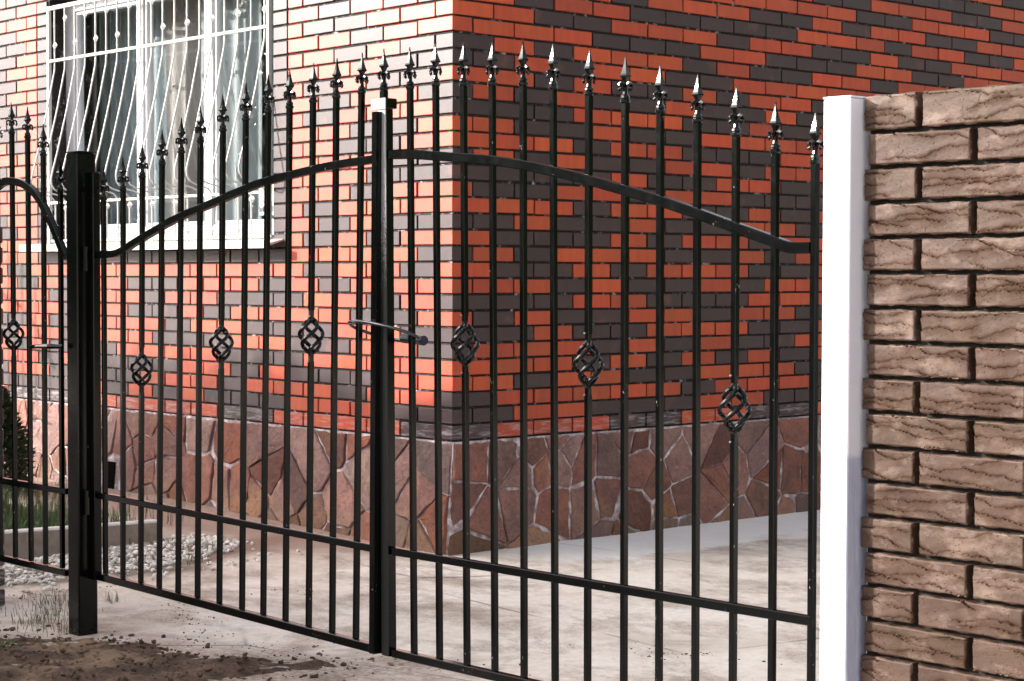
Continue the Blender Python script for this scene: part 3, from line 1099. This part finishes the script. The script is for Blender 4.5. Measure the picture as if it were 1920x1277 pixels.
# ------------------------------------------------------------------ gate parts
fin = MB()
fin.lathe([(.0118, 0), (.0135, .003), (.0135, .009), (.0105, .011), (.0118, .014), (.0112, .019), (.0075, .023), (.0062, .030), (.0068, .040)], 10)
for a in range(4):
    an = a * pi / 2
    P = [(.002, .026), (.0040, .040), (.0080, .0495), (.0140, .0525), (.0195, .0485), (.0212, .0415), (.0190, .0370)]
    fin.sweep([(r * cos(an), r * sin(an), z) for r, z in P], [(-.0040, -.0022), (.0040, -.0022), (.0030, .0028), (-.0030, .0028)], (0, 0, 1), scale=[.8, 1, 1.1, 1.15, 1.1, 1.0, .8])
    fin.lathe([(.0006, .0315), (.0036, .0340), (.0043, .0370), (.0032, .0405), (.0006, .0420)], 6, .0192 * cos(an), .0192 * sin(an))
fin.lathe([(.0052, .044), (.0062, .056), (.0105, .0665), (.0148, .0690), (.0148, .0715), (.0122, .076), (.0082, .087), (.0050, .099), (.0027, .111), (.0019, .118), (.0018, .1215), (.0006, .1230)], 4, rot=pi / 4)
FIN = fin.mesh('finial', M['black'])

bk = MB()
BKH = .108
for a in range(4):
    pts = []
    for k in range(19):
        t = k / 18
        r = .0055 + .0310 * sin(pi * min(1, max(0, t))) ** .85
        an = a * pi / 2 + .5 + t * radians(215)
        pts.append((r * cos(an), r * sin(an), -BKH / 2 + t * BKH))
    bk.sweep(pts, circ(.0062, 7), (0, 0, 1))
for s_ in (-1, 1):
    z0 = s_ * BKH / 2
    bk.lathe([(.0085, z0 - .010), (.0095, z0 - .006), (.0095, z0 + .006), (.0080, z0 + .010)][::1], 8)
    z1 = s_ * .082
    bk.cbox(-.0072, .0072, -.0072, .0072, min(z0, z1), max(z0, z1), .0015)
BASK = bk.mesh('basket', M['black'])
WELD = MB().lathe([(.0004, -.003), (.0035, -.002), (.0045, .0), (.0034, .002), (.0004, .003)], 8).mesh('weld_bead', M['bare'])
BAR = .0165


def gate_bar(parent, xt, zt, xb, zb, basket=None):
    """square bar from (xb, zb) up to (xt, zt), finial on top, basket let in at height basket"""
    b = MB()

    def X(z):
        return xb + (xt - xb) * (z - zb) / (zt - zb)
    sp = [(zb, zt)] if basket is None else [(zb, basket - .080), (basket + .080, zt)]
    h = BAR / 2
    c = .0016
    for z0, z1 in sp:
        vs = []
        for z in (z0, z1):
            x = X(z)
            vs += [(x - h + c, -h, z), (x + h - c, -h, z), (x + h, -h + c, z), (x + h, h - c, z), (x + h - c, h, z), (x - h + c, h, z), (x - h, h - c, z), (x - h, -h + c, z)]
        fs = [tuple(range(7, -1, -1)), tuple(range(8, 16))] + [(i, (i + 1) % 8, 8 + (i + 1) % 8, 8 + i) for i in range(8)]
        b.add(vs, fs)
    o = b.build('bar', M['black'], parent)
    tl = atan2(xt - xb, zt - zb)
    f = put('finial', FIN, o, (xt, 0, zt - .003), (0, tl, 0))
    f.rotation_euler = (random.gauss(0, .012), tl, random.gauss(0, .05))
    if basket is not None:
        put('basket', BASK, o, (X(basket), 0, basket), (0, tl, random.uniform(-.2, .2)))
        for dz in (-.082, .082):
            put('weld_bead', WELD, o, (X(basket + dz) - .006, -h + .002, basket + dz))
    return o


def arch(parent, pts, w=.022, h=.025, y=0.0):
    P = [Vector((x, y, z)) for x, z in pts]
    out = []
    for i in range(len(P) - 1):       # Catmull-Rom
        p0, p1, p2, p3 = P[max(i - 1, 0)], P[i], P[i + 1], P[min(i + 2, len(P) - 1)]
        for q in range(4):
            t = q / 4
            out.append(.5 * ((2 * p1) + (p2 - p0) * t + (2 * p0 - 5 * p1 + 4 * p2 - p3) * t * t + (3 * p1 - p0 - 3 * p2 + p3) * t ** 3))
    out.append(P[-1])
    return MB().sweep(out, rect(w, h, .002), (0, 0, 1)).build('arched_rail', M['black'], parent)


# ---- left leaf (hinged on the black post, standing a little open)
LA, LB = Vector((0.46, -2.135)), Vector((2.26, -2.235))
ang = atan2(LB.y - LA.y, LB.x - LA.x)
leafL = thing('gate_leaf', 'left leaf of black steel double gate, rising rail hinged on the black post', 'gate leaf', (LA.x, LA.y, 0), ang, 'leaves of the double driveway gate')
lt = [(0.082, 1.612), (0.234, 1.640), (0.378, 1.682), (0.521, 1.722), (0.656, 1.755), (0.786, 1.786), (0.934, 1.815), (1.079, 1.842), (1.216, 1.858), (1.343, 1.864), (1.477, 1.874), (1.606, 1.878), (1.741, 1.882)]
lb_ = [0.084, 0.219, 0.354, 0.489, 0.623, 0.757, 0.902, 1.048, 1.18, 1.314, 1.449, 1.581, 1.71]
for k, ((xt, zt_), xb) in enumerate(zip(lt, lb_)):
    gate_bar(leafL, xt, zt_, xb, .236, {2: .998, 6: 1.107, 10: 1.148}.get(k))
MB().cbox(-.004, .026, -.014, .016, .205, 1.715, .003).build('stile', M['black'], leafL)
st_ = MB()
z0, z1 = .208, 1.82
for (xa, xb_, z) in ((1.800, 1.826, z0), (1.816, 1.840, z1)):
    st_.v += [(xa, -.015, z), (xb_, -.015, z), (xb_, .015, z), (xa, .015, z)]
st_.f = [(3, 2, 1, 0), (4, 5, 6, 7), (0, 1, 5, 4), (1, 2, 6, 5), (2, 3, 7, 6), (3, 0, 4, 7)]
st_.mi = [0] * 6
st_.build('stile', M['black'], leafL)
MB().cbox(.027, 1.7945, -.012, .013, .208, .235, .002).build('rail', M['black'], leafL)
MB().cbox(.027, 1.797, -.0105, .0105, .511, .534, .002).build('rail', M['black'], leafL)
arch(leafL, [(0.027, 1.41), (0.12, 1.410), (0.183, 1.415), (0.252, 1.430), (0.325, 1.453), (0.466, 1.491), (0.599, 1.526), (0.713, 1.549), (0.866, 1.577), (1.014, 1.606), (1.147, 1.630), (1.26, 1.643), (1.404, 1.657), (1.533, 1.668), (1.676, 1.676), (1.82, 1.681)])

# ---- right leaf
RA, RB = Vector((2.29, -2.215)), Vector((3.91, -2.2))
ang = atan2(RB.y - RA.y, RB.x - RA.x)
leafR = thing('gate_leaf', 'right leaf of black steel double gate, falling rail ending at the white post', 'gate leaf', (RA.x, RA.y, 0), ang, 'leaves of the double driveway gate')
rtop = [(0.116, 1.883), (0.231, 1.884), (0.352, 1.876), (0.473, 1.868), (0.599, 1.859), (0.717, 1.841), (0.853, 1.816), (0.986, 1.787), (1.11, 1.754), (1.237, 1.722), (1.363, 1.682), (1.487, 1.636), (1.608, 1.606)]
rbot = [0.136, 0.251, 0.371, 0.489, 0.609, 0.732, 0.856, 0.990, 1.115, 1.239, 1.363, 1.487, 1.607]
for k, ((xt, zt_), xb) in enumerate(zip(rtop, rbot)):
    gate_bar(leafR, xt, zt_, xb, .228, {2: 1.143, 6: 1.103, 10: 1.011}.get(k))
st_ = MB()
for (xa, xb_, z) in ((.012, .039, .205), (-.006, .022, 1.829)):
    st_.v += [(xa, -.015, z), (xb_, -.015, z), (xb_, .012, z), (xa, .012, z)]
st_.f = [(3, 2, 1, 0), (4, 5, 6, 7), (0, 1, 5, 4), (1, 2, 6, 5), (2, 3, 7, 6), (3, 0, 4, 7)]
st_.mi = [0] * 6
st_.build('stile', M['black'], leafR)
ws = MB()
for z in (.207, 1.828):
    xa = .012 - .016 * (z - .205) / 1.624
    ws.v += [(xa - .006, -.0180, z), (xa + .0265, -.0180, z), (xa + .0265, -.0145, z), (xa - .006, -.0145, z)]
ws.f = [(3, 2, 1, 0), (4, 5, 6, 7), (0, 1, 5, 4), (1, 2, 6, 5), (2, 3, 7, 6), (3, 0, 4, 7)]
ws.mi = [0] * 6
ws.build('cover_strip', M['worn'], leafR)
MB().cbox(-.042, .028, -.021, -.0185, 1.826, 1.861, .001).cbox(-.042, .028, -.018, .024, 1.8295, 1.860, .002, 1).build('end_cap', [M['bare'], M['black']], leafR)
ms = MB().cbox(-.018, .002, -.008, .012, 1.8605, 1.888, .002).build('stile_top', M['black'], leafR)
f = put('finial', FIN, ms, (-.008, .002, 1.886))
MB().cbox(.043, 1.612, -.012, .013, .203, .228, .002).build('rail', M['black'], leafR)
MB().cbox(.040, 1.612, -.0105, .0105, .508, .531, .002).build('rail', M['black'], leafR)
arch(leafR, [(0.028, 1.693), (0.119, 1.690), (0.231, 1.681), (0.352, 1.670), (0.474, 1.658), (0.60, 1.640), (0.703, 1.622), (0.84, 1.594), (0.973, 1.563), (1.108, 1.530), (1.228, 1.497), (1.359, 1.458), (1.46, 1.429), (1.515, 1.412), (1.548, 1.405), (1.60, 1.405)], h=.027)

# ---- wicket
ped = thing('pedestrian_gate', 'narrow black pedestrian gate with humped top rail left of the black post', 'gate', (-.28, -2.195, 0), 0, 'arched pedestrian gates')


def wicket(parent):
    T = [(0.00, 1.74), (0.112, 1.842), (0.233, 1.882), (0.358, 1.858), (0.478, 1.786), (0.606, 1.648)]
    for k, (x, z) in enumerate(T):
        gate_bar(parent, x, z, x + .008 * (k < 4), .238, {2: 1.102}.get(k))
    arch(parent, [(-.02, 1.585), (.06, 1.652), (.144, 1.690), (.213, 1.698), (.311, 1.687), (.394, 1.657), (.456, 1.616), (.512, 1.561), (.568, 1.496), (.611, 1.440), (.645, 1.402)], h=.030)
    MB().cbox(-.03, .645, -.012, .012, .212, .236, .002).build('rail', M['black'], parent)
    MB().cbox(-.03, .645, -.0105, .0105, .518, .541, .002).build('rail', M['black'], parent)
    h_ = MB()
    h_.sweep([(.655, -.022, 1.070), (.60, -.050, 1.070), (.52, -.056, 1.068), (.47, -.054, 1.064)], circ(.0085, 8), (0, 0, 1), scale=[1, 1.1, 1, .8])
    h_.build('handle', M['black'], parent)


wicket(ped)
fence_caster = ped.copy()  # unseen copy added to cast the fence shadow on the left wall
COL.objects.link(fence_caster)
fence_caster['label'] = 'second black arched pedestrian gate standing open by the far end of the house'
fence_caster.location = (-5.55, -.95, .06)
fence_caster.rotation_euler = (0, 0, -atan2(.6, .8))
for ch in list(ped.children):
    c = ch.copy()
    COL.objects.link(c)
    c.parent = fence_caster
    for g in ch.children:
        d = g.copy()
        COL.objects.link(d)
        d.parent = c

# ---- posts
bp = thing('gate_post', 'thick square black steel gate post standing in the ground at the left', 'gate post', (.415, -2.16, 0))
MB().cbox(-.040, .040, -.040, .040, -.15, 1.786, .004).build('post', M['black'], bp)
MB().cbox(-.041, .041, -.041, .041, 1.7865, 1.792, .002).build('post_cap', M['black'], bp)
for z in (.45, 1.35):
    MB().lathe([(.011, z), (.011, z + .09)], 10, .052, -.012).build('hinge', M['black'], bp)
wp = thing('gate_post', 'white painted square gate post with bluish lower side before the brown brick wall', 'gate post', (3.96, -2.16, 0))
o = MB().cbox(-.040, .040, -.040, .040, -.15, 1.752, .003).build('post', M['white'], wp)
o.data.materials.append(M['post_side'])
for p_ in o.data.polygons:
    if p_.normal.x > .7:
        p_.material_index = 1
MB().cbox(-.0412, .0412, -.0412, .0412, 1.7525, 1.757, .0015).build('post_cap', M['white'], wp)


# ------------------------------------------------------------------ rustic brick walls
def rustic_mesh(w, h, d, seed):
    r = random.Random(seed)
    g = np.random.default_rng(seed)
    nu, nv = max(24, int(w / .0022)), 34
    X = np.linspace(-w / 2, w / 2, nu + 1)
    Z = np.linspace(-h / 2, h / 2, nv + 1)
    XX, ZZ = np.meshgrid(X, Z)

    def wave(t, base, octs):
        o = np.zeros_like(t)
        for k in range(octs):
            o = o + np.sin(t * base * 1.9 ** k + g.uniform(0, 6.28)) * .58 ** k
        return o
    dp = .00040 * wave(XX + .4 * ZZ, 40, 3) + .00030 * wave(ZZ * 1.3 - .3 * XX, 60, 3) + .00004 * g.standard_normal(XX.shape)
    k = r.choice((2, 3, 3, 4))
    for i in range(k):
        z0 = ((i + .5 + r.uniform(-.3, .3)) / k - .5) * h
        a0, a1 = (-9, 9) if r.random() < .45 else ((r.uniform(-.4, .05) * w, 9) if r.random() < .5 else (-9, r.uniform(-.05, .4) * w))
        yc = z0 + r.uniform(-.12, .12) * X + r.uniform(.003, .0075) * wave(X, r.uniform(18, 34), 2) + .0012 * wave(X, 130, 3)
        fade = np.clip((X - a0) / .03, 0, 1) * np.clip((a1 - X) / .03, 0, 1)
        fade = fade * (.75 + .25 * wave(X, 40, 2))
        q = ZZ - yc[None, :]
        dep = r.uniform(.0042, .0062)
        low = np.exp(np.minimum(q, 0) / .009) * (q <= 0)       # swollen lip under the tear
        cut = np.exp(-np.maximum(q, 0) / .0030) * (q > 0)      # the tear itself
        dp += fade[None, :] * (dep * .55 * low - dep * cut)
    e = np.minimum(np.minimum(XX + w / 2, w / 2 - XX), np.minimum(ZZ + h / 2, h / 2 - ZZ))
    dp -= .004 * (1 - np.clip(e / .0045, 0, 1)) ** 2
    XX = XX.copy()
    ZZ = ZZ.copy()
    XX[:, 0] += .0012 * wave(Z, 90, 3)
    XX[:, -1] += .0012 * wave(Z, 90, 3)
    ZZ[0, :] += .0009 * wave(X, 70, 3)
    ZZ[-1, :] += .0009 * wave(X, 70, 3)
    vs = np.stack([XX.ravel(), -dp.ravel(), ZZ.ravel()], 1).tolist()
    nU = nu + 1
    fs = [(j * nU + i, j * nU + i + 1, (j + 1) * nU + i + 1, (j + 1) * nU + i) for j in range(nv) for i in range(nu)]
    per = [i for i in range(nU)] + [j * nU + nu for j in range(1, nv + 1)] + [nv * nU + i for i in range(nu - 1, -1, -1)] + [j * nU for j in range(nv - 1, 0, -1)]
    b0 = len(vs)
    for i in per:
        vs.append((vs[i][0], d, vs[i][2]))
    n = len(per)
    for i in range(n):
        j = (i + 1) % n
        fs.append((per[j], per[i], b0 + i, b0 + j))
    return MB().add(vs, fs).mesh('brick', M['rustic'])


bw = thing('brick_wall', 'textured brown brick boundary wall with deep dark joints right of the white post', 'wall', (4.003, -2.155, 0))
BWL, CW, CH = 1.60, .294, .0812
MB().box(.004, BWL, .024, .24, -.15, 1.755).build('mortar_core', M['rustic_mortar'], bw)
ztop = 1.750
for n in range(22):
    hgt = .0710
    zc = 1.717 if n == 0 else 1.6720 - CH * (n - .5)
    if n == 0:
        hgt = .080
    edges = []
    if n % 2 == 0:
        edges = [(-.006, .157)] + [(.157 + k * CW, .157 + (k + 1) * CW) for k in range(4)] + [(.157 + 4 * CW, BWL)]
    else:
        edges = [(.006, .304)] + [(.304 + k * CW, .304 + (k + 1) * CW) for k in range(4)] + [(.304 + 4 * CW, BWL)]
    for i, (a, b) in enumerate(edges):
        if b - a < .05:
            if i == 0:
                MB().cbox(a + .001, b - .009, -.001, .12, zc - hgt / 2, zc + hgt / 2, .002).build('brick', M['rustic'], bw)
            continue
        w = b - a - .0175
        me = rustic_mesh(w, hgt, .11, n * 31 + i) if a < .62 else None
        if me is None:
            MB().cbox(a + .009, b - .009, 0, .11, zc - hgt / 2, zc + hgt / 2, .003).build('brick', M['rustic'], bw)
        else:
            put('brick', me, bw, ((a + b) / 2, random.uniform(-.0015, .0015), zc), (0, random.gauss(0, .003), 0))

# brick pier at the left, end seen only; dark brick colour stands in for shade
pier = thing('brick_pier', 'dark end of a brick pier at the left picture edge behind the small gate', 'pier', (-.335, -2.085, 0))
MB().box(-.40, -.016, -.38, -.016, -.15, 1.53).build('mortar_core', M['rustic_mortar'], pier)
for n in range(19):
    zc = 1.495 - CH * n
    hgt = .066
    if n % 2 == 0:
        MB().cbox(-.118, 0, -.262, 0, zc - hgt / 2, zc + hgt / 2, .004).build('brick', M['brick_dark'], pier)
        MB().cbox(-.118, 0, -.396, -.280, zc - hgt / 2, zc + hgt / 2, .004).build('brick', M['brick_dark'], pier)
    else:
        MB().cbox(-.262, 0, -.118, 0, zc - hgt / 2, zc + hgt / 2, .004).build('brick', M['brick_dark'], pier)
        MB().cbox(-.118, 0, -.396, -.136, zc - hgt / 2, zc + hgt / 2, .004).build('brick', M['brick_dark'], pier)

# ------------------------------------------------------------------ cable lock round the two stiles
lock = thing('cable_lock', 'black cable lock looped round both middle gate uprights', 'lock', (2.28, -2.21, 0))
pts = []
for k in range(40):
    a = 2 * pi * k / 40
    x = .152 * cos(a)
    y = .062 * sin(a)
    z = 1.170 - .075 * x - .45 * y
    pts.append((x, y, z))
MB().sweep(pts, circ(.0052, 8), (0, 0, 1), closed=True).build('cable', M['cable'], lock, smooth=True)
lbm = MB()
B = [(.020, .058), (.055, .055), (.090, .050), (.140, .036)]
lbm.sweep([(x, y, 1.150 - .03 * x) for x, y in B], circ(.0150, 12), (0, 0, 1), scale=[1, 1, 1, 1])
lbm.build('lock_body', M['rubber'], lock, smooth=False)
MB().sweep([(.1402, .0359, 1.1458), (.1435, .0348, 1.1457)], circ(.0135, 12), (0, 0, 1)).build('lock_cap', M['indigo'], lock)

# ------------------------------------------------------------------ bed: kerb, grass, shrub, sprouts
kerb = MB()
ka, kb = Vector((-1.235, -.80)), Vector((-1.375, -1.72))
d_ = (kb - ka).normalized()
n_ = Vector((d_.y, -d_.x))
if n_.x > 0:
    n_ = -n_
L_ = (kb - ka).length


def K(s_, t_, z):
    q = ka + d_ * s_ + n_ * t_
    return (q.x, q.y, z)


zk0, zk1 = -.05, .150
vs = []
for s_ in (0, L_ * 1.25):
    vs += [K(s_, 0, zk0), K(s_, 0, zk1 - .008), K(s_, .008, zk1), K(s_, .072, zk1), K(s_, .08, zk1 - .008), K(s_, .08, zk0)]
fs = [(i, (i + 1) % 6, 6 + (i + 1) % 6, 6 + i) for i in range(6)] + [(5, 4, 3, 2, 1, 0), (6, 7, 8, 9, 10, 11)]
kerb.add(vs, fs)
kerb.mi[1:4] = [1, 1, 1]
tag(kerb.build('kerb', [M['kerb'], M['kerb_top']]), 'low pale concrete kerb edging the planting bed behind white gravel', 'kerb')


def blade(mb, x, y, z, h, w, rg, lean=.5):
    a = rg.uniform(0, 6.28)
    l = h * rg.uniform(.1, lean)
    dx, dy = cos(a), sin(a)
    px, py = -dy * w, dx * w
    mb.add([(x - px, y - py, z), (x + px, y + py, z), (x + dx * l * .35 + px * .7, y + dy * l * .35 + py * .7, z + h * .6), (x + dx * l * .35 - px * .7, y + dy * l * .35 - py * .7, z + h * .6), (x + dx * l, y + dy * l, z + h)],
           [(0, 1, 2, 3), (3, 2, 4)])


rg = random.Random(21)
mb = MB()
for _ in range(6500):
    y = rg.uniform(-1.95, -.55)
    x = -1.33 - .15 * (-.8 - y) - rg.random() ** 1.3 * 1.5
    if y > -.85 and rg.random() < .8:
        continue
    if y > -1.0 and rg.random() < .4:
        continue
    blade(mb, x, y, gz(x, y) + .05, rg.uniform(.05, .15), .0022, rg)
tag(mb.build('grass', M['grass']), 'green grass growing in the bed behind the low kerb', 'grass', kind='stuff')
tag(MB().box(-3.0, -1.47, -1.9, -.75, -.05, .085).build('bed_soil', M['soil']), kind='structure')
mb = MB()
for _ in range(330):
    x = rg.gauss(-.02, .22)
    y = -2.06 + .55 * (-x) + rg.gauss(0, .09)
    blade(mb, x, y, gz(x, y), rg.uniform(.015, .055), .0013, rg, .8)
for cxx, cyy in ((.32, -2.19), (.12, -2.20), (-.1, -1.72), (-.25, -1.9)):
    for _ in range(22):
        blade(mb, rg.gauss(cxx, .03), rg.gauss(cyy, .03), gz(cxx, cyy), rg.uniform(.02, .07), .0014, rg, .9)
for cxx, cyy in ((-1.18, -.95), (-1.15, -.82), (-.62, -1.0), (-.8, -.75)):
    for _ in range(26):
        blade(mb, rg.gauss(cxx, .03), rg.gauss(cyy, .03), gz(cxx, cyy), rg.uniform(.02, .06), .0016, rg, .9)
tag(mb.build('grass_sprouts', M['dry_grass']), 'thin young grass sprouts coming up beside the small gate', 'grass', kind='stuff')

wd = MB()
for k in range(9):
    a = k * 2.4
    r = .012 + .004 * k
    x, y, z = r * cos(a), r * sin(a), .012 + .004 * (k % 3)
    px, py = -sin(a) * .010, cos(a) * .010
    e = .030
    wd.add([(x, y, z), (x + cos(a) * e * .5 + px, y + sin(a) * e * .5 + py, z + .012), (x + cos(a) * e, y + sin(a) * e, z + .009), (x + cos(a) * e * .5 - px, y + sin(a) * e * .5 - py, z + .012)], [(0, 1, 2, 3)])
wd.lathe([(.0025, 0), (.0015, .02)], 5)
tag(wd.build('weed', M['grass'], loc=(.66, -2.62, gz(.66, -2.62) + .028)), 'small green weed rosette on the bare soil in front', 'weed')

# shrub in the bed, against the wall
sh = thing('shrub', 'dark green bushy conifer shrub against the wall at the left', 'shrub', (-3.36, -.55, .04))
MB().lathe([(.018, -.05), (.012, .3), (.004, .52)], 6).build('stem', M['bark'], sh)
m = MB()
for _ in range(10000):
    t = rg.random()
    z = .02 + .62 * t
    R0 = .19 * (1 - t) ** .7 + .02
    a = rg.uniform(0, 6.28)
    r = R0 * rg.random() ** .45 * (1 + .25 * sin(a * 3 + z * 14))
    x, y = r * cos(a), r * sin(a)
    dv = Vector((cos(a) + rg.gauss(0, .4), sin(a) + rg.gauss(0, .4), rg.uniform(.1, 1.1))).normalized()
    sd = dv.cross(Vector((rg.gauss(0, 1), rg.gauss(0, 1), rg.gauss(0, 1)))).normalized() * rg.uniform(.004, .008)
    ln = rg.uniform(.02, .045)
    p = Vector((x, y, z))
    m.add([p - sd * .4, p + dv * ln * .5 - sd, p + dv * ln, p + dv * ln * .5 + sd], [(0, 1, 2, 3)])
m.build('foliage', M['conifer'], sh)

# ------------------------------------------------------------------ trees across the road: the tall ones cast the shade lying on the yard
def crown_mesh(seed, h, wx, wy, n, leaf, soft):
    r = random.Random(seed)
    m = MB()
    for _ in range(n):
        t = r.random() ** .85
        z = .25 + t * (h - .25)
        k = min(1.0, (h - z) / soft)
        if r.random() > k * .9 + .06:
            continue
        a = r.uniform(0, 6.28)
        q = sqrt(r.random()) * (.72 + .28 * nz(cos(a) * 2, sin(a) * 2, z * 1.2 + seed)) * (.75 + .25 * k)
        x, y = q * wx * cos(a), q * wy * sin(a)
        p = Vector((x, y, z))
        d1 = Vector((r.gauss(0, 1), r.gauss(0, 1), r.gauss(0, .7))).normalized()
        d2 = d1.cross(Vector((r.gauss(0, 1), r.gauss(0, 1), r.gauss(0, 1)))).normalized()
        s1, s2 = leaf * r.uniform(.6, 1.3), leaf * .55 * r.uniform(.6, 1.2)
        m.add([p - d1 * s1, p + d2 * s2, p + d1 * s1, p - d2 * s2], [(0, 1, 2, 3)])
    return m.mesh('crown', M['leaf'])


def trunk_mesh(h):
    m = MB()
    m.lathe([(.17, -.2), (.13, .5), (.10, h * .4), (.05, h * .75), (.015, h * .93)], 9)
    r = random.Random(5)
    for k in range(9):
        z = h * (.25 + .06 * k)
        a = k * 2.4
        L = 1.1 - .07 * k
        m.sweep([(0, 0, z), (cos(a) * L * .5, sin(a) * L * .5, z + .35), (cos(a) * L, sin(a) * L, z + .9)], circ(.03, 6), (0, 0, 1), scale=[1.2, .8, .3])
    return m.mesh('trunk', M['bark'])


CR = [crown_mesh(40 + k, 5.5, 1.25, 1.1, 26000, .075, .5) for k in range(3)]
TR = trunk_mesh(5.3)
TREES = [(-11.05, 5.40), (-9.75, 5.35), (-8.40, 5.25), (-7.05, 5.05), (-5.75, 4.95), (-4.40, 4.85), (-3.05, 3.2), (-1.70, 3.0), (-.35, 3.1), (1.0, 2.9)]  # the low ones are added to darken what the gate reflects
TLAB = ['leftmost leafy tree of the row across the road, tallest', 'second leafy tree from the left in the row across the road', 'third leafy tree from the left in the row across the road', 'fourth leafy tree from the left in the row across the road',
        'fifth leafy tree from the left in the row across the road', 'sixth leafy tree from the left, last tall one of the row across the road', 'low leafy tree beside the last tall tree of the row across the road', 'second of the low leafy trees at the right end of the row', 'second low leafy tree from the right end of the row', 'rightmost and lowest leafy tree of the row across the road']
for k, (x, h) in enumerate(TREES):
    t_ = thing('broadleaf_tree', TLAB[k], 'tree', (x, -9.0 + .15 * (k % 2), 0), 0, 'trees across the road')
    for me, nm in ((TR, 'trunk'), (CR[k % 3], 'crown')):
        o = put(nm, me, t_)
        o.scale = (1, 1, h / 5.5)
RIGHT_TREES = [(15.5, 4.0), (15.5, 8.0), (14.5, 11.5), (12.5, 15.0), (10.0, 18.5), (6.5, 21.5)]  # unseen trees added to darken what the right wall reflects
BIG = crown_mesh(77, 9.0, 2.6, 2.4, 30000, .11, 2.0)
RLAB = ['large garden tree right of the house, standing by the road', 'first large garden tree behind the one by the road, right of the house', 'second large garden tree right of the house, counted from the road', 'third large garden tree right of the house, counted from the road', 'fourth large garden tree right of the house, counted from the road', 'large garden tree right of the house, farthest from the road']
for k, (x, y) in enumerate(RIGHT_TREES):
    t_ = thing('broadleaf_tree', RLAB[k], 'tree', (x, y, 0), k * 1.1, 'garden trees right of the house')
    put('trunk', TR, t_).scale = (1.5, 1.5, 1.5)
    put('crown', BIG, t_)
for k, (x, y, sc) in enumerate([(-24.5, -13.0, 1.25), (-33.0, -13.5, 1.6), (-38, -23, 1.8)]):  # unseen trees added for the window panes to reflect
    t_ = thing('broadleaf_tree', ['large round tree down the road, nearest to the house', 'large round tree down the road, farthest along', 'large round tree down the road, standing behind the other two'][k], 'tree', (x, y, 0), k * 1.3, 'large trees down the road')
    for me, nm in ((TR, 'trunk'), (BIG, 'crown')):
        o = put(nm, me, t_)
        if nm == 'crown':
            o.scale = (sc, sc, sc)
        else:
            o.scale = (1.5, 1.5, 1.5 * sc)
